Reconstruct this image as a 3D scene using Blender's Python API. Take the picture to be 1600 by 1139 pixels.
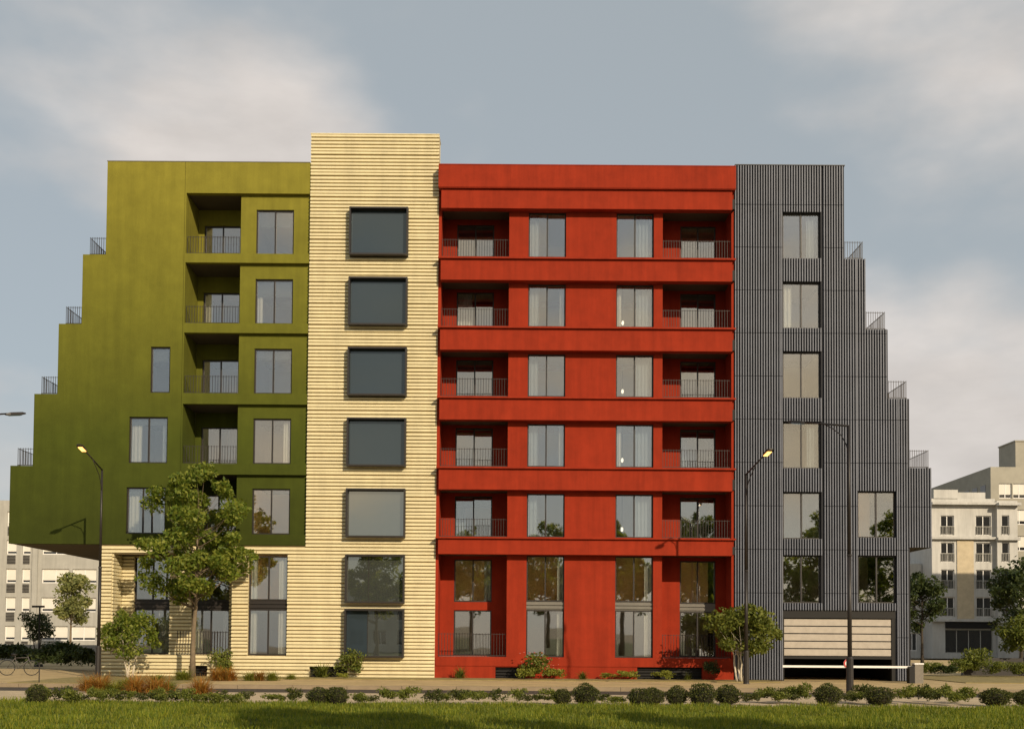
import bpy, math, random
import numpy as np
from mathutils import Vector, Matrix

# ------------------------------------------------------------------ camera, sky, sun
for o in list(bpy.data.objects): bpy.data.objects.remove(o)
scene = bpy.context.scene
COL = scene.collection
F, EYE, DIST, PITCH, ROLL, HOR = 1750.0, 1.71, 50.0, 0.036, 0.007, 1000.0   # focal length in photo pixels
CYP = HOR - F*math.tan(PITCH)
_r = Vector((1,0,0)); _f = Vector((0,math.cos(PITCH),math.sin(PITCH))); _u = Vector((0,-math.sin(PITCH),math.cos(PITCH)))
RV = _r*math.cos(ROLL)+_u*math.sin(ROLL); UV = -_r*math.sin(ROLL)+_u*math.cos(ROLL)
cam_d = bpy.data.cameras.new('camera'); cam = bpy.data.objects.new('camera', cam_d); COL.objects.link(cam)
cam.matrix_world = Matrix(((RV.x,UV.x,-_f.x,0),(RV.y,UV.y,-_f.y,-DIST),(RV.z,UV.z,-_f.z,EYE),(0,0,0,1)))
cam_d.sensor_width = 36; cam_d.lens = 36*F/1600
cam_d.shift_y = (CYP-569.5)/1600; cam_d.shift_x = 0
cam_d.clip_end = 3000
scene.camera = cam

SUNV = Vector((0.6,-1.0,0.56)).normalized()          # towards the sun
CLOUD = (0.24,0.35,-0.18)
EL = math.asin(SUNV.z); AZ = math.atan2(SUNV.x, SUNV.y)
world = bpy.data.worlds.new('World'); scene.world = world; world.use_nodes = True
nt = world.node_tree; nt.nodes.clear()
def N(t, kind, **kw):
    n = t.nodes.new(kind)
    for k, v in kw.items(): setattr(n, k, v)
    return n
wo = N(nt,'ShaderNodeOutputWorld'); bg = N(nt,'ShaderNodeBackground'); sky = N(nt,'ShaderNodeTexSky')
sky.sky_type = 'NISHITA'; sky.sun_disc = False; sky.sun_elevation = EL; sky.sun_rotation = AZ
sky.air_density = 1.0; sky.dust_density = 1.5; sky.ozone_density = 1.0
tc = N(nt,'ShaderNodeTexCoord'); mp = N(nt,'ShaderNodeMapping'); mp.inputs['Scale'].default_value = (1.0,1.0,1.9)
mp.inputs['Location'].default_value = CLOUD
no = N(nt,'ShaderNodeTexNoise'); no.inputs['Scale'].default_value = 2.6; no.inputs['Detail'].default_value = 6; no.inputs['Roughness'].default_value = 0.48
sz = N(nt,'ShaderNodeSeparateXYZ'); el = N(nt,'ShaderNodeMapRange')          # more cloud towards the horizon all round
el.inputs['From Min'].default_value = 0.0; el.inputs['From Max'].default_value = 0.6; el.inputs['To Min'].default_value = 0.10; el.inputs['To Max'].default_value = -0.10
ad = N(nt,'ShaderNodeMath'); ad.operation = 'ADD'
cr = N(nt,'ShaderNodeValToRGB'); cr.color_ramp.elements[0].position = 0.46; cr.color_ramp.elements[1].position = 0.67
cr.color_ramp.interpolation = 'EASE'
cr.color_ramp.elements[0].color = (0,0,0,1); cr.color_ramp.elements[1].color = (0.92,)*3+(1,)
veil = N(nt,'ShaderNodeMixRGB'); veil.inputs[0].default_value = 0.72; veil.inputs[2].default_value = (5.3,5.75,5.85,1)
mx = N(nt,'ShaderNodeMixRGB')
dt = N(nt,'ShaderNodeVectorMath'); dt.operation = 'DOT_PRODUCT'; dt.inputs[1].default_value = SUNV
lob = N(nt,'ShaderNodeMapRange'); lob.interpolation_type = 'SMOOTHSTEP'; lob.inputs['From Min'].default_value = 0.25; lob.inputs['From Max'].default_value = 1.0
cc = N(nt,'ShaderNodeMixRGB'); cc.inputs[1].default_value = (8.3,7.65,7.15,1); cc.inputs[2].default_value = (11.0,8.9,6.0,1)     # clouds near the sun glow warm
L = nt.links.new
L(tc.outputs['Generated'],dt.inputs[0]); L(dt.outputs['Value'],lob.inputs['Value']); L(lob.outputs[0],cc.inputs[0]); 
mp2 = N(nt,'ShaderNodeMapping'); mp2.inputs['Scale'].default_value = (1,1,2.6); mp2.inputs['Location'].default_value = (3.1,0.7,0.4)
n2 = N(nt,'ShaderNodeTexNoise'); n2.inputs['Scale'].default_value = 6.5; n2.inputs['Detail'].default_value = 6; n2.inputs['Roughness'].default_value = 0.55
r2 = N(nt,'ShaderNodeMapRange'); r2.inputs['From Min'].default_value = 0.32; r2.inputs['From Max'].default_value = 0.68; r2.inputs['To Min'].default_value = 0.84; r2.inputs['To Max'].default_value = 1.08
sc2 = N(nt,'ShaderNodeVectorMath'); sc2.operation = 'SCALE'
L(tc.outputs['Generated'],mp2.inputs[0]); L(mp2.outputs[0],n2.inputs['Vector']); L(n2.outputs[0],r2.inputs['Value']); L(cc.outputs[0],sc2.inputs[0]); L(r2.outputs[0],sc2.inputs['Scale']); L(sc2.outputs[0],mx.inputs[2])
L(tc.outputs['Generated'],mp.inputs[0]); L(mp.outputs[0],no.inputs['Vector'])
L(tc.outputs['Generated'],sz.inputs[0]); L(sz.outputs['Z'],el.inputs['Value']); L(no.outputs[0],ad.inputs[0]); L(el.outputs[0],ad.inputs[1]); L(ad.outputs[0],cr.inputs[0])
L(sky.outputs[0],veil.inputs[1]); L(cr.outputs[0],mx.inputs[0]); L(veil.outputs[0],mx.inputs[1]); L(mx.outputs[0],bg.inputs[0]); L(bg.outputs[0],wo.inputs[0])
bg.inputs[1].default_value = 0.09
sun_d = bpy.data.lights.new('sun','SUN'); sun_d.energy = 4.6; sun_d.angle = math.radians(0.6); sun_d.color = (1.0,0.83,0.60)
sun = bpy.data.objects.new('sun', sun_d); COL.objects.link(sun); sun.location = (30,-60,40)
sun.rotation_euler = (-SUNV).to_track_quat('-Z','Y').to_euler()
vs = scene.view_settings; vs.view_transform = 'Standard'; vs.look = 'None'; vs.exposure = 0.0; vs.gamma = 1.0
vs.use_curve_mapping = False

rnd = random.Random(7)
def ray(px, py):
    return RV*((px-800)/F) + UV*(-(py-CYP)/F) + _f
def G(px, py, z=0.0):                      # the ground point seen at a photo pixel
    d = ray(px,py); t = (z-EYE)/d.z
    return Vector((t*d.x, -DIST+t*d.y, z))
def Pl(px, py, y):                         # the point at depth y seen at a photo pixel
    d = ray(px,py); t = (y+DIST)/d.y
    return Vector((t*d.x, y, EYE+t*d.z))

# ------------------------------------------------------------------ materials
def mat(name, col, rough=0.7, var=0.12, vscale=3.0, bump=0.0, bscale=60.0, spec=0.3, metal=0.0, ramp=None, island=None, stretch=None, streak=0.0):
    m = bpy.data.materials.new(name); m.use_nodes = True; t = m.node_tree; b = t.nodes['Principled BSDF']
    b.inputs['Roughness'].default_value = rough; b.inputs['Metallic'].default_value = metal
    b.inputs['Specular IOR Level'].default_value = spec
    geo = N(t,'ShaderNodeNewGeometry')
    src = None
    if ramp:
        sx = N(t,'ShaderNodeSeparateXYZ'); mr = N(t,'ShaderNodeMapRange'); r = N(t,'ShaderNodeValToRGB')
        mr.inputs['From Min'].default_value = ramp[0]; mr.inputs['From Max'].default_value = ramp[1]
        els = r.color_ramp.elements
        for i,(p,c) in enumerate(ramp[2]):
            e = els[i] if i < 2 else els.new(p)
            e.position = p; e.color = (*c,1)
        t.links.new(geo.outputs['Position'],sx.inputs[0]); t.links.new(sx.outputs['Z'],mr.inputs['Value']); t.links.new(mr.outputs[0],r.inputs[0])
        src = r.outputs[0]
    elif island:
        r = N(t,'ShaderNodeValToRGB'); els = r.color_ramp.elements
        for i,c in enumerate(island):
            e = els[i] if i < 2 else els.new(1.0)
            e.color = (*c,1)
        for i,e in enumerate(els): e.position = i/(len(island)-1)
        for i,c in enumerate(island): els[i].color = (*c,1)
        t.links.new(geo.outputs['Random Per Island'],r.inputs[0]); src = r.outputs[0]
    if var > 0:
        nz = N(t,'ShaderNodeTexNoise'); nz.inputs['Scale'].default_value = vscale; nz.inputs['Detail'].default_value = 6; nz.inputs['Roughness'].default_value = 0.65
        if stretch:
            mpn = N(t,'ShaderNodeMapping'); mpn.inputs['Scale'].default_value = stretch
            t.links.new(geo.outputs['Position'],mpn.inputs[0]); t.links.new(mpn.outputs[0],nz.inputs['Vector'])
        else: t.links.new(geo.outputs['Position'],nz.inputs['Vector'])
        mr2 = N(t,'ShaderNodeMapRange'); mr2.inputs['From Min'].default_value = 0.3; mr2.inputs['From Max'].default_value = 0.7
        mr2.inputs['To Min'].default_value = 1-var; mr2.inputs['To Max'].default_value = 1+var
        t.links.new(nz.outputs[0],mr2.inputs['Value'])
        mul = N(t,'ShaderNodeVectorMath'); mul.operation = 'SCALE'
        if src: t.links.new(src,mul.inputs[0])
        else: mul.inputs[0].default_value = col
        t.links.new(mr2.outputs[0],mul.inputs['Scale']); src = mul.outputs[0]
    if streak > 0:
        mps = N(t,'ShaderNodeMapping'); mps.inputs['Scale'].default_value = (2.6,2.6,0.16)
        nzs = N(t,'ShaderNodeTexNoise'); nzs.inputs['Scale'].default_value = 1.0; nzs.inputs['Detail'].default_value = 7; nzs.inputs['Roughness'].default_value = 0.7
        mrs = N(t,'ShaderNodeMapRange'); mrs.inputs['From Min'].default_value = 0.35; mrs.inputs['From Max'].default_value = 0.62
        mrs.inputs['To Min'].default_value = 1-streak; mrs.inputs['To Max'].default_value = 1.0+streak*.25
        t.links.new(geo.outputs['Position'],mps.inputs[0]); t.links.new(mps.outputs[0],nzs.inputs['Vector']); t.links.new(nzs.outputs[0],mrs.inputs['Value'])
        ms = N(t,'ShaderNodeVectorMath'); ms.operation = 'SCALE'; t.links.new(src,ms.inputs[0]); t.links.new(mrs.outputs[0],ms.inputs['Scale']); src = ms.outputs[0]
    if src: t.links.new(src,b.inputs['Base Color'])
    else: b.inputs['Base Color'].default_value = (*col,1)
    if bump > 0:
        n2 = N(t,'ShaderNodeTexNoise'); n2.inputs['Scale'].default_value = bscale; n2.inputs['Detail'].default_value = 5
        t.links.new(geo.outputs['Position'],n2.inputs['Vector'])
        bp = N(t,'ShaderNodeBump'); bp.inputs['Strength'].default_value = bump; bp.inputs['Distance'].default_value = 0.02
        t.links.new(n2.outputs[0],bp.inputs['Height']); t.links.new(bp.outputs[0],b.inputs['Normal'])
    return m
def leafmat(name, cols, trans=0.3, var=0.15):
    m = mat(name, cols[0], 0.55, var, 0.9, spec=0.25, island=cols)
    t = m.node_tree; b = t.nodes['Principled BSDF']; out = t.nodes['Material Output']
    tr = N(t,'ShaderNodeBsdfTranslucent'); mxs = N(t,'ShaderNodeMixShader'); mxs.inputs[0].default_value = trans
    src = b.inputs['Base Color'].links[0].from_socket
    br = N(t,'ShaderNodeVectorMath'); br.operation = 'MULTIPLY'; br.inputs[1].default_value = (1.5,1.5,0.7)
    t.links.new(src,br.inputs[0]); t.links.new(br.outputs[0],tr.inputs[0])
    t.links.new(b.outputs[0],mxs.inputs[1]); t.links.new(tr.outputs[0],mxs.inputs[2]); t.links.new(mxs.outputs[0],out.inputs[0])
    return m
def glassmat(name, tint, refl, gcol=(0.95,0.95,0.95), opaque=None):
    m = bpy.data.materials.new(name); m.use_nodes = True; t = m.node_tree; t.nodes.clear()
    out = N(t,'ShaderNodeOutputMaterial'); gl = N(t,'ShaderNodeBsdfGlossy'); gl.inputs['Roughness'].default_value = 0.015; gl.inputs[0].default_value = (*gcol,1)
    if opaque is None:
        tr = N(t,'ShaderNodeBsdfTransparent'); tr.inputs[0].default_value = (*tint,1)
    else:
        tr = N(t,'ShaderNodeBsdfDiffuse'); tr.inputs[0].default_value = (*opaque,1)
    fr = N(t,'ShaderNodeFresnel'); fr.inputs[0].default_value = 1.5
    ad = N(t,'ShaderNodeMath'); ad.operation = 'ADD'; ad.use_clamp = True; ad.inputs[1].default_value = refl
    geo = N(t,'ShaderNodeNewGeometry'); nz = N(t,'ShaderNodeTexNoise'); nz.inputs['Scale'].default_value = 1.1; nz.inputs['Detail'].default_value = 1
    bp = N(t,'ShaderNodeBump'); bp.inputs['Strength'].default_value = 0.018; bp.inputs['Distance'].default_value = 0.05
    mxs = N(t,'ShaderNodeMixShader')
    t.links.new(geo.outputs['Position'],nz.inputs['Vector']); t.links.new(nz.outputs[0],bp.inputs['Height']); t.links.new(bp.outputs[0],gl.inputs['Normal'])
    t.links.new(fr.outputs[0],ad.inputs[0]); t.links.new(ad.outputs[0],mxs.inputs[0]); t.links.new(tr.outputs[0],mxs.inputs[1]); t.links.new(gl.outputs[0],mxs.inputs[2])
    t.links.new(mxs.outputs[0],out.inputs[0])
    return m
def emit(name, col, s):
    m = bpy.data.materials.new(name); m.use_nodes = True; b = m.node_tree.nodes['Principled BSDF']
    b.inputs['Emission Color'].default_value = (*col,1); b.inputs['Emission Strength'].default_value = s; b.inputs['Base Color'].default_value = (*col,1)
    return m
M = dict(
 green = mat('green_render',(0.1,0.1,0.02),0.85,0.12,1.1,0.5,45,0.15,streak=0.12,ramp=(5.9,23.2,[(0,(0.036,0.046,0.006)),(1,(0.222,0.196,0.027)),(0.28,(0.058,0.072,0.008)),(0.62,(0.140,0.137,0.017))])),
 red = mat('red_render',(0.272,0.027,0.009),0.85,0.12,1.4,0.5,45,0.15,streak=0.16),
 cream = mat('cream_metal',(0.70,0.615,0.385),0.6,0.07,1.5,0.05,20,0.3,streak=0.10),
 cream_back = mat('cream_backing',(0.40,0.32,0.18),0.8,0.06,1.5),
 fin = mat('grey_fin',(0.128,0.139,0.172),0.5,0.12,1.0,0,0,0.3,streak=0.18),
 fin_back = mat('dark_backing',(0.012,0.013,0.018),0.7,0.1,1.0),
 bronze = mat('dark_bronze',(0.022,0.018,0.016),0.45,0.1,3,0,0,0.4),
 rail = mat('rail_dark',(0.035,0.030,0.028),0.5,0.1,3),
 steel = mat('spandrel_metal',(0.16,0.15,0.13),0.45,0.1,2),
 plaster = mat('room_plaster',(0.72,0.66,0.55),0.9,0.06,1),
 floorwood = mat('room_floor',(0.30,0.20,0.12),0.6,0.15,2),
 curtain = mat('curtain_cloth',(0.55,0.56,0.54),0.95,0.08,2),
 curtain_blue = mat('curtain_blue',(0.26,0.31,0.36),0.95,0.08,2),
 blind = mat('roller_blind',(0.06,0.075,0.085),0.9,0.06,2),
 concrete = mat('roof_concrete',(0.30,0.29,0.27),0.9,0.12,1,0.2,30),
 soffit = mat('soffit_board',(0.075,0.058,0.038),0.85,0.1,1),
 slat = mat('pale_board',(0.40,0.355,0.30),0.7,0.10,4,0.2,40),
 black = mat('black_metal',(0.010,0.009,0.008),0.6,0.1,2),
 white = mat('white_paint',(0.75,0.73,0.70),0.5,0.05,4),
 signred = mat('sign_red',(0.50,0.04,0.04),0.5,0.05,4),
 post = mat('post_grey',(0.18,0.16,0.13),0.6,0.15,5),
 glass = glassmat('clear_glass',(0.93,0.93,0.90),0.20),
 slate = glassmat('slate_glass',(0,0,0),0.045,(0.66,0.8,0.92),opaque=(0.028,0.039,0.047)),
 slate_bright = glassmat('reflective_glass',(0,0,0),0.27,(0.85,0.86,0.80),opaque=(0.05,0.055,0.05)),
 farglass = glassmat('far_glass',(0,0,0),0.04,opaque=(0.02,0.02,0.02)),
 lamp = emit('lamp_glow',(1.0,0.50,0.13),3.0),
 amber = emit('amber_fill',(1.0,0.55,0.18),9.0),
 globe = emit('globe_glow',(1.0,0.9,0.7),2.0),
 bark = mat('bark',(0.17,0.13,0.085),0.9,0.25,6,0.5,30),
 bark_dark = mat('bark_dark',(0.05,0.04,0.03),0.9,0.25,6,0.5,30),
 bark_white = mat('bark_white',(0.50,0.44,0.34),0.85,0.25,8,0.3,30),
 leaf = leafmat('leaf_green',[(0.07,0.11,0.015),(0.13,0.175,0.022),(0.27,0.285,0.05),(0.095,0.145,0.018)],.42),
 leaf_bush = leafmat('leaf_bush',[(0.07,0.095,0.015),(0.13,0.15,0.025),(0.18,0.19,0.035),(0.08,0.11,0.02)]),
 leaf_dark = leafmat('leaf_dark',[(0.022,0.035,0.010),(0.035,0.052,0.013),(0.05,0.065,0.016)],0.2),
 leaf_box = leafmat('leaf_box',[(0.035,0.048,0.011),(0.06,0.072,0.015),(0.11,0.11,0.025)],0.25),
 leaf_far = leafmat('leaf_far',[(0.14,0.16,0.05),(0.20,0.21,0.07),(0.26,0.25,0.09)]),
 leaf_orange = leafmat('blade_orange',[(0.32,0.12,0.02),(0.40,0.18,0.03),(0.25,0.13,0.03),(0.30,0.22,0.05)]),
 leaf_lime = leafmat('blade_lime',[(0.16,0.18,0.02),(0.24,0.24,0.04),(0.12,0.15,0.02)]),
 flower = mat('petal_pink',(0.45,0.12,0.09),0.7,0.1,5),
 grass = leafmat('grass_blade',[(0.075,0.115,0.012),(0.13,0.165,0.016),(0.26,0.255,0.028),(0.10,0.14,0.014)],0.4,.35),
 lawn = mat('lawn_soil',(0.045,0.062,0.012),0.95,0.3,1.5,0.5,20),
 pave = mat('pavement_stone',(0.43,0.32,0.165),0.9,0.18,0.8,0.2,20,0.2),
 kerb = mat('kerb_stone',(0.26,0.20,0.13),0.9,0.15,2,0.2,20),
 road = mat('road_asphalt',(0.060,0.047,0.036),0.9,0.2,2,0.3,60),
 gravel = mat('path_gravel',(0.44,0.35,0.23),0.95,0.2,2.5,0.4,25),
 bed = mat('planting_soil',(0.24,0.19,0.075),0.95,0.3,2.5,0.6,15),
 ground = mat('ground_earth',(0.20,0.17,0.12),0.95,0.2,0.1),
 bgwhite = mat('far_render_white',(0.50,0.49,0.46),0.85,0.10,0.6,0.1,8,streak=0.15),
 bgbrick = mat('far_brick_pale',(0.50,0.42,0.29),0.9,0.12,1.5,0.3,4),
 bgtan = mat('far_brick_tan',(0.33,0.31,0.255),0.9,0.10,0.8,0.2,4),
 bgstone = mat('far_stone_grey',(0.37,0.36,0.325),0.9,0.10,0.5,streak=0.12),
 bgblind = mat('far_blind',(0.68,0.65,0.58),0.8,0.05,1),
 tyre = mat('tyre_rubber',(0.02,0.02,0.02),0.8,0,1),
 bikeframe = mat('bike_paint',(0.10,0.09,0.085),0.4,0,1),
)

# ------------------------------------------------------------------ mesh helpers
W = {}
def put(o, parent, w):
    COL.objects.link(o)
    w = Vector(w); W[o.name] = w
    if parent is not None:
        o.parent = parent; o.location = w - W[parent.name]
    else: o.location = w
    return o
def tag(o, label=None, cat=None, group=None, kind=None):
    if label: o['label'] = label
    if cat: o['category'] = cat
    if group: o['group'] = group
    if kind: o['kind'] = kind
    return o
def empty(name, loc):
    o = bpy.data.objects.new(name, None); o.empty_display_size = 0.2
    return put(o, None, loc)
def inst(name, me, parent, w, rz=0.0, sc=1.0):
    o = bpy.data.objects.new(name, me); put(o, parent, w)
    if rz: o.rotation_euler.z = rz
    if sc != 1.0: o.scale = (sc,sc,sc) if not isinstance(sc,tuple) else sc
    return o
class MB:
    def __init__(s): s.v = []; s.f = []
    def box(s, x0,x1,y0,y1,z0,z1):
        n = len(s.v)
        s.v += [(x0,y0,z0),(x1,y0,z0),(x1,y1,z0),(x0,y1,z0),(x0,y0,z1),(x1,y0,z1),(x1,y1,z1),(x0,y1,z1)]
        s.f += [(n,n+3,n+2,n+1),(n+4,n+5,n+6,n+7),(n,n+1,n+5,n+4),(n+1,n+2,n+6,n+5),(n+2,n+3,n+7,n+6),(n+3,n,n+4,n+7)]
        return s
    def quad(s,a,b,c,d):
        n = len(s.v); s.v += [tuple(a),tuple(b),tuple(c),tuple(d)]; s.f.append((n,n+1,n+2,n+3)); return s
    def tube(s, pts, rs, n=6, cap=True):
        pts = [Vector(p) for p in pts]; base = len(s.v)
        if not isinstance(rs,(list,tuple)): rs = [rs]*len(pts)
        for i,p in enumerate(pts):
            d = (pts[min(i+1,len(pts)-1)]-pts[max(i-1,0)]).normalized()
            a = Vector((0,0,1)) if abs(d.z) < 0.9 else Vector((1,0,0))
            u = d.cross(a).normalized(); v = d.cross(u)
            for k in range(n):
                t = 2*math.pi*k/n
                s.v.append(tuple(p+(u*math.cos(t)+v*math.sin(t))*rs[i]))
        for i in range(len(pts)-1):
            for k in range(n):
                a = base+i*n+k; b = base+i*n+(k+1)%n
                s.f.append((a,b,b+n,a+n))
        if cap:
            s.f.append(tuple(base+k for k in range(n))[::-1]); e = base+(len(pts)-1)*n
            s.f.append(tuple(e+k for k in range(n)))
        return s
    def mesh(s, name, m, w=(0,0,0), smooth=False):
        me = bpy.data.meshes.new(name)
        wx,wy,wz = w
        me.from_pydata([(x-wx,y-wy,z-wz) for x,y,z in s.v],[],s.f); me.materials.append(m)
        if smooth: me.polygons.foreach_set('use_smooth',[True]*len(me.polygons))
        me.update(); return me
    def build(s, name, m, parent=None, w=None, smooth=False):
        if w is None: w = W[parent.name] if parent is not None else Vector((0,0,0))
        return inst(name, s.mesh(name,m,w,smooth), parent, w)
def wall(rects, holes, y0, y1, mb=None):
    mb = mb or MB()
    xs = sorted({round(a,4) for r in rects+holes for a in r[:2]}); zs = sorted({round(a,4) for r in rects+holes for a in r[2:]})
    def sol(i,j):
        if i<0 or j<0 or i>=len(xs)-1 or j>=len(zs)-1: return False
        cx = (xs[i]+xs[i+1])/2; cz = (zs[j]+zs[j+1])/2
        return any(r[0]<cx<r[1] and r[2]<cz<r[3] for r in rects) and not any(r[0]<cx<r[1] and r[2]<cz<r[3] for r in holes)
    for i in range(len(xs)-1):
        for j in range(len(zs)-1):
            if not sol(i,j): continue
            a,b,c,d = xs[i],xs[i+1],zs[j],zs[j+1]
            mb.quad((a,y0,c),(b,y0,c),(b,y0,d),(a,y0,d)); mb.quad((b,y1,c),(a,y1,c),(a,y1,d),(b,y1,d))
            if not sol(i-1,j): mb.quad((a,y1,c),(a,y0,c),(a,y0,d),(a,y1,d))
            if not sol(i+1,j): mb.quad((b,y0,c),(b,y1,c),(b,y1,d),(b,y0,d))
            if not sol(i,j-1): mb.quad((a,y1,c),(b,y1,c),(b,y0,c),(a,y0,c))
            if not sol(i,j+1): mb.quad((a,y0,d),(b,y0,d),(b,y1,d),(a,y1,d))
    return mb
_cache = {}
def cached(key, fn):
    if key not in _cache: _cache[key] = fn()
    return _cache[key]
def window(root, x0,x1,z0,z1, y, n=2, curtain=None, blind=0.0, split=None):
    w, h = round(x1-x0,3), round(z1-z0,3); t = 0.055
    if split is None: split = w/2
    def fr():
        b = MB(); b.box(0,w,0,.1,0,t); b.box(0,w,0,.1,h-t,h); b.box(0,t,0,.1,t,h-t); b.box(w-t,w,0,.1,t,h-t)
        if n > 1: b.box(split-.03,split+.03,0.004,.096,t,h-t)
        return b.mesh('window_frame',M['bronze'])
    o = inst('window', cached(('fr',w,h,n,split),fr), root, (x0,y,z0))
    bounds = [(t,split-.03),(split+.03,w-t)] if n > 1 else [(t,w-t)]
    for a,c in bounds:
        pw = round(c-a,3)
        me = cached(('pn',pw,h), lambda: MB().box(0,pw,0,.008,0,h-2*t).mesh('pane',M['glass']))
        p = inst('pane', me, o, (x0+a,y+.05,z0+t)); p.rotation_euler = (rnd.uniform(-.009,.009),0,rnd.uniform(-.009,.009))
    if curtain:
        for side,cw,mn in curtain:
            cw = min(cw,w-.1)
            def cu():
                b = MB(); k = max(8,int(cw/.05)); hh = h-.06
                for i in range(k):
                    xa,xb = cw*i/k,cw*(i+1)/k
                    ya,yb = .03*math.sin(xa*38),.03*math.sin(xb*38)
                    b.quad((xa,ya,0),(xb,yb,0),(xb,yb,hh),(xa,ya,hh))
                return b.mesh('curtain',M[mn],smooth=True)
            inst('curtain', cached(('cu',round(cw,2),h,mn),cu), o, (x0+.05 if side<0 else x1-.05-cw, y+.24, z0+.03))
    if blind > 0:
        bm = cached(('bl',w,h,blind), lambda: MB().box(.02,w-.02,0,.015,h*(1-blind),h-.02).mesh('blind',M['blind']))
        inst('roller_blind', bm, o, (x0,y+.17,z0))
    return o
def railing(root, p0, p1, h, name='railing', step=.118, m=None, r=.009):
    p0 = Vector(p0); p1 = Vector(p1); d = p1-p0; L_ = d.length; k = max(2,int(L_/step)); b = MB()
    horiz = abs(d.x) > abs(d.y)
    for i in range(k+1):
        p = p0+d*(i/k); b.box(p.x-r,p.x+r,p.y-r,p.y+r,p.z+.055,p.z+h)
    x0,x1 = sorted((p0.x,p1.x)); y0,y1 = sorted((p0.y,p1.y)); e = r+.003
    b.box(x0-e,x1+e,y0-e,y1+e,p0.z+.04,p0.z+.065); b.box(x0-e,x1+e,y0-e,y1+e,p0.z+h-.05,p0.z+h-.034)
    for q in (p0,p1): b.box(q.x-.018,q.x+.018,q.y-.018,q.y+.018,p0.z,p0.z+.05)
    return b.build(name, m or M['rail'], root)
def interior(root, x0,x1, levels, y0,y1, divs=()):
    b = MB()
    for zf,zc in levels:
        b.box(x0,x1,y1,y1+.1,zf,zc)
        for d in divs: b.box(d-.06,d+.06,y0,y1-.004,zf+.004,zc-.004)
    b.build('partition_walls',M['plaster'],root)
    b = MB()
    zs = [l[0] for l in levels]+[levels[0][1]+.25]
    for zf,zc in levels: b.box(x0+.004,x1-.004,y0,y1+.096,zf-.22,zf-.006)
    zt = levels[0][1]; b.box(x0+.004,x1-.004,y0,y1+.096,zt+.006,zt+.15)
    b.build('floor_slabs',M['plaster'],root)

S = [19.03-3.17*k for k in range(5)]      # floor levels of the upper storeys
WH = 2.08
DEEP = 14.0
def shell(root, tiers, side, matname, soff=None):
    # tiers: (z0,z1,xedge) from the top down; side -1: left end, +1: right end
    for i,(z0,z1,xe) in enumerate(tiers):
        b = MB(); t = .3*(-side)
        xa,xb = sorted((xe,xe+t)); b.box(xa,xb,.31,DEEP-.31,z0+(.26 if i==len(tiers)-1 and soff else 0),z1-.004)
        b.build('side_wall',M[matname],root)
# ------------------------------------------------------------------ ground and streets
def sheet(name, x0,x1,y0,y1,z0,z1,m):
    return tag(MB().box(x0,x1,y0,y1,z0,z1).build(name,M[m]),kind='structure')
sheet('ground',-900,900,-400,1600,-0.6,-0.20,'ground')
pave = sheet('pavement',-160,160,-8.72,64,-0.19,0.0,'pave')
sheet('road',-160,160,-12.2,-9.0,-0.19,-0.125,'road')
sheet('gravel_path',-160,160,-19.2,-12.2,-0.19,-0.10,'gravel')
sheet('lawn',-160,160,-120,-19.2,-0.19,-0.075,'lawn')
km = MB().box(0,1.985,0,.272,0,.205).mesh('kerb_stone',M['kerb'])
for i in range(-18,18): inst('kerb_stone',km,pave,(i*2.0,-8.995,-0.19 + rnd.uniform(-.004,.004)))
b = MB(); b.box(-18.2,11.4,-2.5,-.13,-.05,.03); b.box(-18.6,-12.4,-8.6,-2.504,-.05,.028); bed = tag(b.build('planting_bed',M['bed']),kind='structure')
b = MB(); b.box(19.6,70,-1.6,9,-.05,.03); tag(b.build('planting_bed',M['bed']),kind='structure')

# ------------------------------------------------------------------ green block
gb = tag(empty('apartment_building',(-15.8,-.1,0)),'olive to dark green stepped apartment block overhanging the left end','building','joined blocks of the main building')
gx = -9.262
tiers = [(18.94,23.2,-18.42),(15.78,18.94,-19.45),(12.6,15.78,-20.47),(9.36,12.6,-21.5),(5.87,9.36,-22.5)]
LINE = [21.78,18.61,15.42,12.20,9.03]
rects = [(t[2],gx,t[0],t[1]) for t in tiers]
RL,RR = -14.83,-12.40
cells = [(RL,gx+1,S[k],LINE[k]) for k in range(5)]
gw = [(-16.31,-15.43,S[2],S[2]+WH),(-17.22,-15.49,S[3],S[3]+WH),(-17.28,-15.53,S[4],S[4]+WH)]
JOINT = [(-14.905,-14.89,5.87,23.2)]       # expansion joint beside the balconies
MB().box(-14.92,-14.875,-.07,.19,5.9,23.18).build('joint_filler',M['soffit'],gb)
wall(rects, [(a,min(b_,gx),c,d) for a,b_,c,d in cells]+gw+JOINT, -.1, .2).build('front_wall',M['green'],gb)
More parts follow.
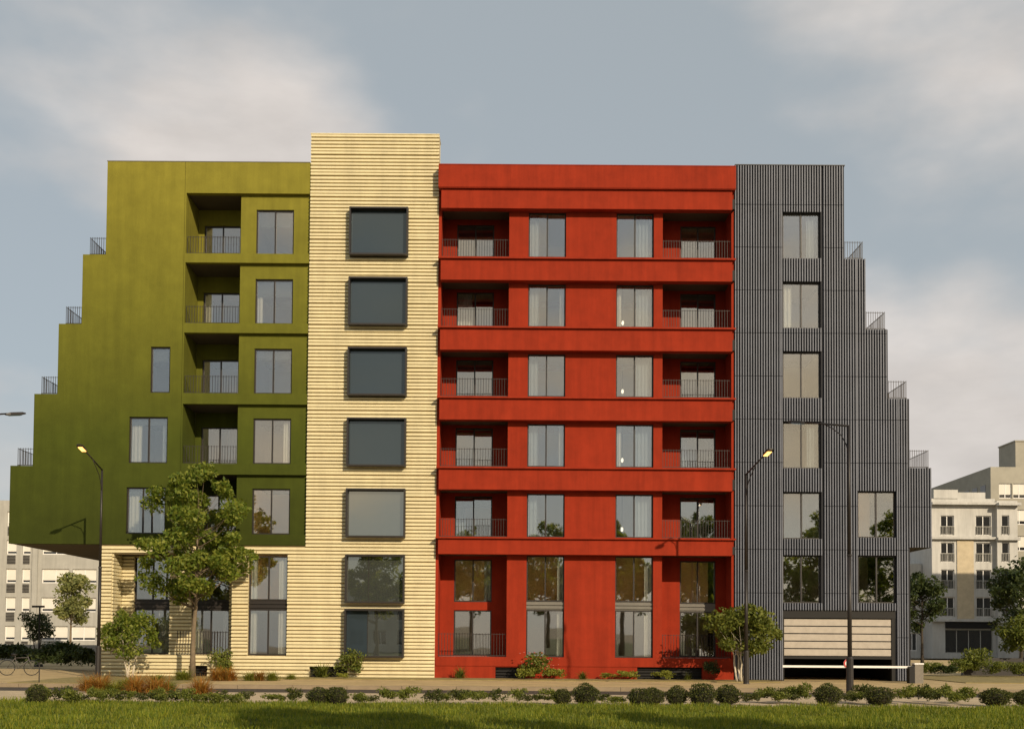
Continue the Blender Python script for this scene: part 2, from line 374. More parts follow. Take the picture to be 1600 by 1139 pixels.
for k in range(5):
    z0,z1 = S[k],LINE[k]
    wx = (-11.70,-10.0)
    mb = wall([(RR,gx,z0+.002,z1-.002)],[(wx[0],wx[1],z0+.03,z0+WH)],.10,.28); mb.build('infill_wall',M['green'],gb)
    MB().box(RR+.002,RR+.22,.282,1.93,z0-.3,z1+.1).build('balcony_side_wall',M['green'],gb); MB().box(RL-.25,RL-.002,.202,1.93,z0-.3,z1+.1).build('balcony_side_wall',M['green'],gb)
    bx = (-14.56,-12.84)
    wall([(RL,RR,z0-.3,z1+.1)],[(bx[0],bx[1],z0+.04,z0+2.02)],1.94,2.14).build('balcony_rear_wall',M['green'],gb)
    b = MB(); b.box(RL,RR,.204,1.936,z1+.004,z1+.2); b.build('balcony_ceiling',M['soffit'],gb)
    b = MB(); b.box(RL,RR,.204,1.936,z0-.2,z0-.005); b.build('balcony_floor',M['concrete'],gb)
    railing(gb,(RL+.05,.05,z0+.002),(RR-.05,.05,z0+.002),.83)
    window(gb,wx[0]+.003,wx[1]-.003,z0+.034,z0+WH-.004,.17,curtain=[(rnd.choice((-1,1)),rnd.uniform(.2,.4),'curtain')] if k in (1,3) else None,blind=.36 if k<2 else (.22 if k==2 else 0))
    window(gb,bx[0]+.003,bx[1]-.003,z0+.044,z0+2.016,2.02,curtain=[(-1,.3,'curtain')] if k == 1 else ([(1,.5,'curtain_blue')] if k == 3 else None))
for i,(a,c,d,e) in enumerate(gw): window(gb,a+.003,c-.003,d+.003,e-.003,-.02,n=1 if i==0 else 2,curtain=[(-1,.45,'curtain'),(1,.25,'curtain_blue')] if i else None,blind=.3 if i==0 else 0.16,split=None if i!=2 else .72)
interior(gb,-18.1,gx-.02,[(S[k],S[k]+2.6) for k in range(5)],2.16,6.2,(-15.1,-12.4,))
b = MB()
for k in range(5):
    b.box(-18.05,RL-.26,.204,2.15,S[k]-.22,S[k]-.006); b.box(RR+.23,gx-.004,.284,2.15,S[k]-.22,S[k]-.006)
    b.box(-18.05,RL-.26,.204,2.15,S[k]+2.606,S[k]+2.7); b.box(RR+.23,gx-.004,.284,2.15,S[k]+2.606,S[k]+2.7)
    b.box(-18.1,-18.04,.204,6.1,S[k]-.2,S[k]+2.6)
b.build('room_floor',M['plaster'],gb)
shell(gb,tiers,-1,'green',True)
MB().box(-18.44,gx,-.115,.22,23.202,23.235).build('roof_coping',M['steel'],gb)
b = MB(); b.box(-18.11,gx,.204,DEEP-.31,22.7,22.9); b.build('roof',M['concrete'],gb)
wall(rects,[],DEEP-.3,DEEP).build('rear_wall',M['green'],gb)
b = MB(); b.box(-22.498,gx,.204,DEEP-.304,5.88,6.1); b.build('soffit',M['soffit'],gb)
for i in range(1,5):
    z0,z1,xe = tiers[i]; xu = tiers[i-1][2]
    b = MB(); b.box(xe+.304,xu+.29,.21,DEEP-.31,z1-.24,z1-.012); b.build('terrace_floor',M['concrete'],gb)
    railing(gb,(xe+.28,.02,z1),(xu-.04,.02,z1),.82,'terrace_railing',.1); railing(gb,(xe+.28,.16,z1),(xe+.28,6.0,z1),.82,'terrace_railing',.14)

# ------------------------------------------------------------------ cream ribbed tower and ground floor wing
cb = tag(empty('apartment_building',(-9,0,0)),'pale cream horizontally ribbed tower with projecting dark box windows','building','joined blocks of the main building')
TX0,TX1,TZ = -9.24,-3.43,24.55
ROW,RIB = 0.97,0.97/6
RX0,RX1,RZ0,RZ1 = -17.88,-12.5,.95,5.45          # recess in the wing
WX0,WX1 = -11.77,-10.03
vents = [(-14.38,-13.55,.0,.5),(-9.0,-7.3,.0,.5)]
hol = [(RX0,RX1,RZ0,RZ1),(WX0,WX1,.95,5.46)]+vents
wing = (-18.45,TX1,0.0,5.868)
def ribs(b, x0,x1,z, y=0.0):
    z1 = z+RIB*.68
    n = len(b.v)
    # a rib with a chamfered upper edge
    for x in (x0,x1): b.v += [(x,y+.02,z),(x,y-.085,z+.006),(x,y-.092,z+RIB*.48),(x,y-.06,z1),(x,y+.02,z1+.004)]
    for k in range(4): b.f.append((n+k,n+5+k,n+6+k,n+k+1))
    b.f += [(n+4,n+3,n+2,n+1,n),(n+5,n+6,n+7,n+8,n+9)]
panels = {}
zi = TZ; row = 0
while zi > 0.05:
    for q in range(6):
        z = zi-(q+1)*RIB+RIB*.16
        if z < 0: continue
        zc = z+RIB*.36
        x0 = wing[0] if zc < wing[3]-.02 else TX0
        cuts = [x0]
        for h in sorted(hol):
            if h[2]-.02 < zc < h[3]+.02 and h[0] > x0: cuts += [h[0],h[1]]
        cuts.append(TX1)
        for j in range(0,len(cuts),2):
            if cuts[j+1]-cuts[j] > .02:
                h = .022 if q == 5 else 0
                ribs(panels.setdefault((row,j,cuts[j],cuts[j+1]),MB()),cuts[j],cuts[j+1],z+h)
    zi -= ROW; row += 1
tower_me = None
for key,b in panels.items(): b.build('cladding_panel',M['cream'],cb,w=(key[2],0,TZ-ROW*(key[0]+1)))
wall([(TX0,TX1,0,TZ-.02),(wing[0],TX0,0,wing[3])],hol,.0,.3).build('backing_wall',M['cream_back'],cb)
b = MB(); b.box(TX0-.02,TX1+.0,-.095,1.0,TZ-.02,TZ+.02); b.build('parapet_cap',M['cream'],cb)
b = MB(); b.box(TX0+.02,TX1-.02,.75,.98,23.0,TZ-.022); b.box(TX0+.02,TX0+.2,.302,.748,23.0,TZ-.022); b.box(TX1-.2,TX1-.02,.302,.748,23.0,TZ-.022); b.build('parapet_return',M['cream'],cb)
b = MB(); b.box(TX0+.02,TX1-.02,.304,DEEP-.3,22.7,22.98); b.build('roof',M['concrete'],cb)
b = MB(); b.box(wing[0],wing[0]+.3,.304,DEEP-.3,0,wing[3]); b.build('side_wall',M['cream'],cb)
b = MB(); b.box(wing[0],TX1,DEEP-.29,DEEP,0,5.86); b.box(TX0,TX1,DEEP-.29,DEEP,5.87,22.98); b.build('rear_wall',M['cream'],cb)
# recess of the wing
RD = 1.2
rw = [(-17.28,-15.64),(-14.63,-12.92)]
wall([(RX0,RX1,.6,5.8)],[(a,c,.97,5.36) for a,c in rw],RD,RD+.25).build('recess_rear_wall',M['cream_back'],cb)
pr = {}
for q in range(28):
    z = RZ0+.01+q*RIB
    if z+RIB > RZ1+.1: break
    for a,c in ((RX0+.07,rw[0][0]),(rw[0][1],rw[1][0]),(rw[1][1],RX1)):
        ribs(pr.setdefault((q//6,a,c),MB()),a,c,z,RD)
for key,b in pr.items(): b.build('cladding_panel',M['cream'],cb)
b = MB(); b.box(RX0-.2,RX0-.004,.304,RD+.25,.6,5.8)
for q in range(28):
    z = RZ0+.01+q*RIB
    if z+RIB > RZ1+.1: break
    b.box(RX0-.003,RX0+.055,.0,RD-.002,z,z+RIB*.7)
b.build('recess_side_wall',M['cream'],cb)
b = MB(); b.box(RX1+.004,RX1+.2,.304,RD+.25,.6,5.8); b.build('recess_side_wall',M['cream'],cb)
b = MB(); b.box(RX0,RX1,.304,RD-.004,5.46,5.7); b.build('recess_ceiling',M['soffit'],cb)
b = MB(); b.box(RX0,RX1,.304,RD-.004,.7,.945); b.build('recess_floor',M['concrete'],cb)
railing(cb,(-14.95,.12,.952),(RX1-.04,.12,.952),1.08,step=.125,r=.014)
def double_window(root, x0,x1,y, zs=(.97,3.02,3.42,5.40), spandrel='bronze', cur=None, ledge=True):
    window(root,x0+.003,x1-.003,zs[0]+.004,zs[1],y,curtain=cur)
    window(root,x0+.003,x1-.003,zs[2],zs[3]-.004,y,curtain=cur)
    b = MB(); h = zs[2]-zs[1]
    b.box(x0+.004,x1-.004,y+.03,y+.09,zs[1]+.004,zs[2]-.004)
    if ledge: b.box(x0+.004,x1-.004,y-.02,y+.028,zs[1]+h*.15,zs[1]+h*.42); b.box(x0+.004,x1-.004,y-.02,y+.028,zs[1]+h*.58,zs[1]+h*.85)
    b.build('spandrel',M[spandrel],root)
for i,(a,c) in enumerate(rw): double_window(cb,a,c,RD+.08,cur=[(1,.55,'curtain')] if i==0 else [(-1,.4,'curtain'),(1,.3,'curtain')])
double_window(cb,WX0,WX1,.10,cur=[(-1,.28,'curtain'),(1,.4,'curtain')])
interior(cb,wing[0]+.4,TX0,[(3.2,5.8),(.9,3.14)],RD+.27,5.5,(-15.1,-12.2))
b = MB()
for z in (.66,2.96): b.box(RX1+.22,TX0,.304,RD+.26,z,z+.22)
b.build('room_floor',M['plaster'],cb)
# projecting box windows
boxes = [(S[k]-.11,S[k]+2.06) for k in range(5)]+[(3.32,5.46),(.91,3.05)]
BX0,BX1 = -7.42,-4.78
for i,(z0,z1) in enumerate(boxes):
    b = MB(); t = .07; y0,y1 = -.43,.0
    b.box(BX0,BX1,y0,y1,z1-t,z1); b.box(BX0,BX1,y0,y1,z0,z0+t); b.box(BX0,BX0+t,y0+.002,y1,z0+t,z1-t); b.box(BX1-t,BX1,y0+.002,y1,z0+t,z1-t)
    o = b.build('box_window',M['bronze'],cb,w=(BX0,y0,z0))
    if i < 4: MB().box(BX0+t,BX1-t,-.135,-.12,z0+t,z1-t).build('pane',M['slate'],o)
    elif i == 4: MB().box(BX0+t,BX1-t,-.135,-.12,z0+t,z1-t).build('pane',M['slate_bright'],o)
    else:
        xm = BX0+ (1.0 if i==6 else 1.02)
        MB().box(BX0+t,xm-.012,-.135,-.12,z0+t,z1-t).build('pane',M['slate' if i==6 else 'slate_bright'],o); MB().box(xm+.012,BX1-t,-.138,-.12,z0+t,z1-t).build('pane',M['slate_bright'],o)
        MB().box(xm-.012,xm+.012,-.145,-.115,z0+t,z1-t).build('mullion',M['bronze'],o)
def vent(root, x0,x1,z0,z1,y=.0):
    b = MB(); b.box(x0+.003,x1-.003,y+.2,y+.24,z0,z1-.003)
    for k in range(4): b.box(x0+.003,x1-.003,y+.12,y+.197,z0+.03+(z1-z0)*k/4,z0+.05+(z1-z0)*k/4)
    return b.build('basement_vent',M['black'],root)
for v in vents: vent(cb,*v)

# ------------------------------------------------------------------ red block
rb = tag(empty('apartment_building',(3.2,0,0)),'red rendered middle block with long balcony bands and loggias','building','joined blocks of the main building')
QX0,QX1 = -3.428,9.905
bands = [(21.22,22.12),(17.94,18.91),(14.76,15.75),(11.60,12.57),(8.45,9.40),(5.55,6.25)]
cell = [(S[k]-.03,bands[k][0]) for k in range(5)]
LL = (-3.30,-.24); LR = (6.70,9.80)
cw = [(.64,2.33),(4.61,6.30)]
holes = []
for z0,z1 in cell:
    for a,c in (LL,LR): holes.append((a,c,z0-.02,z1+.02))
    for a,c in cw: holes.append((a,c,z0,z1-.16))
for a,c in (LL,LR): holes.append((a,c,.97,5.57))
for a,c in cw: holes.append((a,c,.97,5.50))
rv = [(-.72,.62,.02,.52),(5.6,8.5,.02,.55)]
wall([(QX0,QX1,0,21.95)],holes+rv,0,.3).build('front_wall',M['red'],rb)
for v in rv: vent(rb,*v)
b = MB(); b.box(QX0+.04,QX1-.004,-.03,-.002,.56,.93); b.build('plinth_band',M['red'],rb)
for i,(z0,z1) in enumerate(bands):
    z0 = EYE+(z0-EYE)*.9916; z1 = EYE+(z1-EYE)*.9905
    b = MB(); b.box(QX0+.13,QX1-.14,-.42,-.002,z0,z1-.002)
    o = b.build('balcony_band',M['red'],rb,w=(QX0,-.3,z0))
    zc = z1+.0
    b = MB(); b.box(QX0+.02,QX1-.006,-.54,-.002,z1,z1+.075); b.build('coping',M['red'],o)
    b = MB(); b.box(QX1-.138,QX1-.03,-.36,-.004,z0+.06,z0+.06+(z1-z0)*.5); b.build('drain_spout',M['black'],o)
b = MB(); b.box(QX0+.005,QX1-.004,-.56,.3,EYE+(22.19-EYE)*.9888,EYE+(23.2-EYE)*.9888); b.build('parapet',M['red'],rb)
LDP = 1.5
lw = [(-2.67,-.94),(7.72,9.37)]
CUR = [[(-1,.35,'curtain_blue')],[(1,.55,'curtain_blue')]]
for k,(z0,z1) in enumerate(cell):
    for j,(a,c) in enumerate((LL,LR)):
        wall([(a-.1,c+.1,z0-.4,z1+.3)],[(lw[j][0],lw[j][1],z0+.05,z0+2.02)],LDP,LDP+.2).build('loggia_rear_wall',M['red'],rb)
        MB().box(a-.12,a-.003,.304,LDP-.003,z0-.3,z1+.3).build('loggia_side_wall',M['red'],rb); MB().box(c+.003,c+.1,.304,LDP-.003,z0-.3,z1+.3).build('loggia_side_wall',M['red'],rb)
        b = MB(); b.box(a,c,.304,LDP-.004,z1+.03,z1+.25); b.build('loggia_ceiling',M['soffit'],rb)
        b = MB(); b.box(a,c,.304,LDP-.004,z0-.25,z0-.024); b.build('loggia_floor',M['concrete'],rb)
        window(rb,lw[j][0]+.003,lw[j][1]-.003,z0+.054,z0+2.016,LDP+.06,curtain=[(rnd.choice((-1,1)),rnd.uniform(.2,.7),rnd.choice(('curtain','curtain_blue')))] if rnd.random()<.45 else None,blind=.26 if (k+j)%2==0 else 0)
        railing(rb,(a+.04,.1,z0-.018),(c-.04,.1,z0-.018),.86)
    for j,(a,c) in enumerate(cw):
        window(rb,a+.003,c-.003,z0+.004,z1-.164,.12,curtain=[(CUR[j][0][0],.42 if j==0 else .7,'curtain_blue')] + ([(-CUR[j][0][0],.2,'curtain')] if k%2 else []))
for j,(a,c) in enumerate((LL,LR)):
    wall([(a-.1,c+.1,.6,5.9)],[(lw[j][0],lw[j][1],1.0,5.42)] if j else [(lw[j][0],lw[j][1],1.0,3.08),(lw[j][0],lw[j][1],3.46,5.42)],LDP,LDP+.2).build('loggia_rear_wall',M['red'],rb)
    MB().box(a-.12,a-.003,.304,LDP-.003,.6,5.9).build('loggia_side_wall',M['red'],rb); MB().box(c+.003,c+.1,.304,LDP-.003,.6,5.9).build('loggia_side_wall',M['red'],rb)
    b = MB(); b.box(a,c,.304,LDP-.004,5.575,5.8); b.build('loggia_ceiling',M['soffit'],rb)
    b = MB(); b.box(a,c,.304,LDP-.004,.7,.966); b.build('loggia_floor',M['concrete'],rb)
    if j: double_window(rb,lw[j][0],lw[j][1],LDP+.06,(1.0,3.08,3.46,5.42),'steel')
    else:
        window(rb,lw[j][0]+.003,lw[j][1]-.003,1.004,3.076,LDP+.06); window(rb,lw[j][0]+.003,lw[j][1]-.003,3.464,5.416,LDP+.06,curtain=[(1,.3,'curtain')])
    railing(rb,(a+.04,.1,.972),(c-.04,.1,.972),1.05,step=.125)
for j,(a,c) in enumerate(cw): double_window(rb,a,c,.12,(.97,3.08,3.46,5.50),'steel',cur=[(1,.3,'curtain')] if j else [(1,.25,'curtain')])
interior(rb,QX0+.1,QX1-.1,[(S[k]-.02,S[k]+2.6) for k in range(5)]+[(3.28,5.9),(.9,3.2)],LDP+.22,6.0,(-.3,3.4,6.75))
b = MB()
for zf in [S[k]-.24 for k in range(5)]+[3.06,.68]:
    b.box(LL[1]+.12,LR[0]-.14,.304,LDP+.215,zf,zf+.21)
for zf in [S[k]+2.4 for k in range(5)]: b.box(LL[1]+.12,LR[0]-.14,.304,LDP+.215,zf,zf+.2)
b.build('room_floor',M['plaster'],rb)
b = MB(); b.box(QX0,QX1-.01,.304,DEEP-.3,22.1,22.35); b.build('roof',M['concrete'],rb)
b = MB(); b.box(QX0,QX1-.01,DEEP-.29,DEEP,0,22.9); b.build('rear_wall',M['red'],rb)
MB().box(QX0+.01,QX1-.01,-.575,.32,EYE+(23.2-EYE)*.9888+.002,EYE+(23.2-EYE)*.9888+.04).build('roof_coping',M['red'],rb)

# ------------------------------------------------------------------ grey finned block
kb = tag(empty('apartment_building',(14,0,0)),'dark grey vertically finned stepped block at the right end','building','joined blocks of the main building')
KX = 9.925
kt = [(19.0,23.24,14.90),(15.8,19.0,15.85),(12.67,15.8,16.84),(9.55,12.67,17.79),(5.98,9.55,18.76),(0.0,5.98,17.79)]
kw = [(12.12,13.83,S[k]-.02,S[k]+2.09) for k in range(5)]+[(12.10,13.81,3.46,5.60),(15.47,17.18,S[4]+.06,S[4]+2.15),(15.48,17.18,3.48,5.61)]
gar = (12.10,17.12,0.0,3.15)
krect = [(KX,t[2],t[0],t[1]) for t in kt]
kholes = kw+[gar]
wall(krect,kholes,0,.3).build('backing_wall',M['fin_back'],kb)
joints = [23.24]+[21.44-1.949*i for i in range(11)]+[0.03]
cols = [KX,12.0,13.93,15.4,17.25,18.80]
PITCH_F = .1175
for r_ in range(len(joints)-1):
    zt,zb = joints[r_]-.012,joints[r_+1]+.012
    for c_ in range(len(cols)-1):
        b = MB(); x = cols[c_]+.028
        while x < cols[c_+1]-.03:
            xa,xb = x,x+.052
            segs = [(zb,zt)]
            lim = []
            for (z0,z1,xe) in kt:
                if xb <= xe+.002: lim.append((z0,z1))
            ns = []
            for a,c in segs:
                for z0,z1 in lim:
                    p,q = max(a,z0),min(c,z1)
                    if q-p > .01: ns.append((p,q))
            ns.sort(); mg = []
            for s_ in ns:
                if mg and abs(mg[-1][1]-s_[0]) < .003: mg[-1] = (mg[-1][0],s_[1])
                else: mg.append(s_)
            for h in kholes:
                if xb > h[0]-.01 and xa < h[1]+.01:
                    o2 = []
                    for a,c in mg:
                        if h[3] <= a or h[2] >= c: o2.append((a,c)); continue
                        if h[2]-a > .02: o2.append((a,h[2]))
                        if c-h[3] > .02: o2.append((h[3],c))
                    mg = o2
            for a,c in mg: b.box(xa,xb,-.085,.004,a,c)
            x += PITCH_F
        if b.v: b.build('fin_panel',M['fin'],kb)
for i,(a,c,d,e) in enumerate(kw): window(kb,a+.003,c-.003,d+.003,e-.003,.12,curtain=[(1,.5,'curtain_blue')] if i in (0,3) else ([(-1,.42,'curtain')] if i in (1,) else None))
interior(kb,KX+.1,14.6,[(S[k]-.02,S[k]+2.6) for k in range(5)],.31,5.0,(11.6,14.5))
interior(kb,KX+.1,17.6,[(S[4]-.02,S[4]+2.7),(3.3,5.9)],.31,5.02,(11.5,14.6))
shell(kb,kt,1,'fin_back')
for i in range(1,5):
    z0,z1,xe = kt[i]; xu = kt[i-1][2]
    b = MB(); b.box(xu-.29,xe-.304,.304,DEEP-.31,z1-.24,z1-.012); b.build('terrace_floor',M['concrete'],kb)
    railing(kb,(xu+.04,.03,z1),(xe-.12,.03,z1),.82,'terrace_railing',.1); railing(kb,(xe-.12,.17,z1),(xe-.12,6.0,z1),.82,'terrace_railing',.14)
MB().box(KX+.02,14.92,-.1,.32,23.243,23.275).build('roof_coping',M['bronze'],kb)
b = MB(); b.box(KX,14.59,.304,DEEP-.31,22.7,22.9); b.build('roof',M['concrete'],kb)
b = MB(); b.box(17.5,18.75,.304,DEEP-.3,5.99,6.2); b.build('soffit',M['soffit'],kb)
wall(krect,[],DEEP-.3,DEEP).build('rear_wall',M['fin_back'],kb)
# garage: black surround, five pale boards, dark entry below
b = MB(); b.box(gar[0],gar[1],.0,.28,2.80,3.148); b.box(gar[0],gar[0]+.06,.02,.27,0.0,2.796); b.box(gar[1]-.16,gar[1],.02,.27,0.0,2.796); b.box(gar[0]+.064,gar[1]-.164,.03,.26,.98,1.10)
go = b.build('garage_frame',M['black'],kb)
for k in range(5): MB().box(gar[0]+.07,gar[1]-.17,.06,.11,1.125+k*.334,1.125+k*.334+.285).build('board',M['slat'],go)
b = MB(); b.box(gar[0]+.07,gar[1]-.17,.115,.15,1.102,2.79); b.build('board_backing',M['black'],go)
b = MB(); b.box(gar[0],gar[1],6,6.1,-.0,3.1); b.box(gar[0]-.1,gar[0]-.004,.304,6,0,3.1); b.box(gar[1]+.004,gar[1]+.1,.304,6,0,3.1); b.box(gar[0],gar[1],.304,5.99,3.1,3.2); b.build('garage_interior',M['black'],kb)

# ------------------------------------------------------------------ pendant lamps inside
for k in range(1,5):
    z = S[k]+.45
    t = tag(empty('pendant_lamp',(5.0,1.0,z)),'small glowing globe lamp behind the right red window, %s storey below the parapet' % ('second','third','fourth','fifth')[k-1],'lamp','globe lamps in the red block')
    b = MB(); b.tube([(5.0,1.0,z-.1),(5.0,1.0,z-.07),(5.0,1.0,z),(5.0,1.0,z+.07),(5.0,1.0,z+.1)],[.02,.045,.06,.045,.02],10); b.build('globe',M['globe'],t,smooth=True)
    MB().tube([(5.0,1.0,z+.1),(5.0,1.0,S[k]+2.39)],.008,5).build('cord',M['black'],t)

for x,y,z,zt,lab in [(1.45,2.4,4.3,5.88,'unseen ceiling lamp added to warm the room behind the left tall window of the red block'),(5.4,2.6,4.3,5.88,'unseen ceiling lamp added to warm the room behind the right tall window of the red block'),(8.7,3.2,4.35,5.88,'unseen ceiling lamp added to warm the room behind the right ground loggia of the red block'),
    (-1.6,3.0,4.1,5.88,'unseen ceiling lamp added to warm the room behind the left ground loggia of the red block'),(-10.6,2.9,7.4,8.93,'unseen ceiling lamp added to warm the room behind the lowest right green window'),(-10.8,2.6,4.5,5.78,'unseen ceiling lamp added to warm the room behind the tall window of the cream wing'),(16.5,2.8,7.3,9.04,'unseen ceiling lamp added to warm the room behind the right window of the grey block')]:
    t = tag(empty('added_ceiling_lamp',(x,y,zt-.1)),lab,'lamp','unseen ceiling lamps added behind the windows')  # added out of sight up at the ceiling to warm the rooms
    MB().tube([(x,y,zt-.1),(x,y,zt-.04)],[.40,.42],16).build('diffuser',M['amber'],t)
    MB().tube([(x,y,zt-.04),(x,y,zt-.005)],[.44,.44],16).build('mount',M['white'],t)
# ------------------------------------------------------------------ barrier with round sign
p = G(1434,1067); 
t = tag(empty('barrier_gate',(p.x,p.y,0)),'white barrier arm on grey post in front of the garage entry','barrier')
b = MB(); b.box(p.x-.18,p.x+.18,p.y-.18,p.y+.18,0,.80); b.build('post',M['post'],t)
b = MB(); b.box(p.x-.2,p.x+.2,p.y-.2,p.y+.2,.802,.86); b.build('post_cap',M['white'],t)
az_ = .80
b = MB(); b.box(p.x-5.78,p.x-.185,p.y-.03,p.y+.03,az_-.16,az_-.07); b.build('arm',M['white'],t)
b = MB(); b.box(p.x-.42,p.x-.19,p.y-.2,p.y+.14,0,.72); b.build('motor_housing',M['black'],t)
sx = Pl(1325,1036,p.y-.04)
b = MB(); b.tube([(sx.x,p.y-.055,sx.z),(sx.x,p.y-.033,sx.z)],.19,20); o = b.build('sign_disc',M['white'],t)
b = MB()
for k in range(20):
    a0,a1 = 2*math.pi*k/20,2*math.pi*(k+1)/20
    q = lambda a,r,y: (sx.x+math.cos(a)*r,y,sx.z+math.sin(a)*r)
    b.quad(q(a0,.13,p.y-.06),q(a1,.13,p.y-.06),q(a1,.188,p.y-.06),q(a0,.188,p.y-.06))
b.build('sign_rim',M['signred'],o)

# ------------------------------------------------------------------ street lamps
def street_lamp(x,y,yaw,label,h=8.7,lit=True,z=0.0,rise=.62):
    t = tag(empty('street_lamp',(x,y,z)),label,'street lamp','dark street lamps along the road')
    c,s_ = math.cos(yaw),math.sin(yaw)
    A = lambda d,zz: (x+c*d,y+s_*d,z+zz)
    MB().tube([A(0,0),A(0,.05),A(0,1.3),A(0,1.36)],[.13,.12,.11,.08],10).build('base',M['bronze'],t,smooth=False)
    MB().tube([A(0,1.36),A(0,4.6)],[.075,.068],8).build('pole',M['bronze'],t,smooth=True)
    MB().tube([A(0,4.6),A(0,4.66)],[.082,.082],8).build('collar',M['bronze'],t)
    MB().tube([A(0,4.66),A(0,h)],[.058,.042],8).build('upper_pole',M['bronze'],t,smooth=True)
    L_ = 1.75
    MB().tube([A(-.02,h-.03),A(L_,h+rise*.8)],[.034,.028],7).build('arm',M['bronze'],t,smooth=True)
    br = [A(.0,h-1.0),A(.10,h-.62),A(.30,h-.28),A(.62,h-.02),A(.95,h+rise*.38)]
    MB().tube(br,.018,6).build('brace',M['bronze'],t,smooth=True)
    b = MB()
    a = rise/ (L_+.6)
    pts = []
    def hp(d,w_,dz): return (x+c*d-s_*w_, y+s_*d+c*w_, z+h+a*d+dz)
    L0,L1 = L_-.05,L_+.62
    prof = [(L0,.05,.03),(L0+.12,.12,.06),(L1-.15,.14,.06),(L1,.09,.03)]
    n0 = 0
    for d,w_,hh in prof:
        b.v += [hp(d,-w_,-hh*.5),hp(d,w_,-hh*.5),hp(d,w_*.8,hh),hp(d,-w_*.8,hh)]
    for i in range(3):
        for k in range(4): b.f.append((4*i+k,4*i+(k+1)%4,4*i+4+(k+1)%4,4*i+4+k))
    b.f += [(3,2,1,0),(12,13,14,15)]
    hd = b.build('lamp_head',M['bronze'],t)
    b = MB(); d0,d1 = L0+.14,L1-.13
    for d in (d0,d1): b.v += [hp(d,-.09,-.036),hp(d,.09,-.036),hp(d,.09,-.05),hp(d,-.09,-.05)]
    for k in range(4): b.f.append((k,(k+1)%4,4+(k+1)%4,4+k))
    b.f += [(3,2,1,0),(4,5,6,7)]
    b.build('lens',M['lamp'] if lit else M['slate'],hd)
q = Pl(153,1058,-3.2); street_lamp(q.x,-3.2,math.radians(-92),'dark street lamp with glowing head before the green overhang',8.75)
q = Pl(1166,1062,-4.2); street_lamp(q.x,-4.2,math.radians(-78),'dark street lamp with glowing head between red and grey blocks',8.6)
q = Pl(1328,1083,-13.9); street_lamp(q.x,-13.9,math.radians(128),'tall unlit street lamp on near side, before the grey block',8.85,False,-.1,.45)
q = Pl(-82,1083,-13.9); street_lamp(q.x,-13.9,math.radians(52),'unlit street lamp whose head shows at the far left edge',8.95,False,-.1,.45)

# ------------------------------------------------------------------ vegetation
def np_mesh(name, verts, quads, m, smooth=False):
    me = bpy.data.meshes.new(name); nv,nf = len(verts),len(quads)
    me.vertices.add(nv); me.vertices.foreach_set('co',np.asarray(verts,dtype=np.float32).ravel())
    me.loops.add(nf*4); me.loops.foreach_set('vertex_index',np.asarray(quads,dtype=np.int32).ravel())
    me.polygons.add(nf); me.polygons.foreach_set('loop_start',np.arange(0,nf*4,4,dtype=np.int32))
    me.materials.append(m); me.update(calc_edges=True); me.validate(); return me
def leaves(centers, size, rg, m, name='foliage', aspect=.5, droop=.3, outward=None):
    n = len(centers); C = np.asarray(centers)
    d = rg.normal(size=(n,3)); d[:,2] -= droop
    if outward is not None: d += outward
    d /= np.linalg.norm(d,axis=1)[:,None]
    r = rg.normal(size=(n,3)); u = np.cross(d,r); u /= np.linalg.norm(u,axis=1)[:,None]; nn = np.cross(d,u)
    s = size*rg.uniform(.6,1.35,size=(n,1)); w = s*aspect*.5
    a = C-d*s*.5; b_ = C+u*w+nn*s*.08; c = C+d*s*.5; e = C-u*w+nn*s*.08
    V = np.stack([a,b_,c,e],axis=1).reshape(-1,3); Q = np.arange(4*n).reshape(-1,4)
    return np_mesh(name,V,Q,m)
def crown_points(clumps, n, rg, rad, squash=.8):
    k = rg.integers(0,len(clumps),n); c = np.asarray(clumps)[k]
    d = rg.normal(size=(n,3)); d /= np.linalg.norm(d,axis=1)[:,None]
    r = rad*rg.uniform(0.15,1,size=(n,1))**.55*rg.uniform(.6,1.25,size=(len(clumps),1))[k]
    p = d*r; p[:,2] *= squash
    return c+p
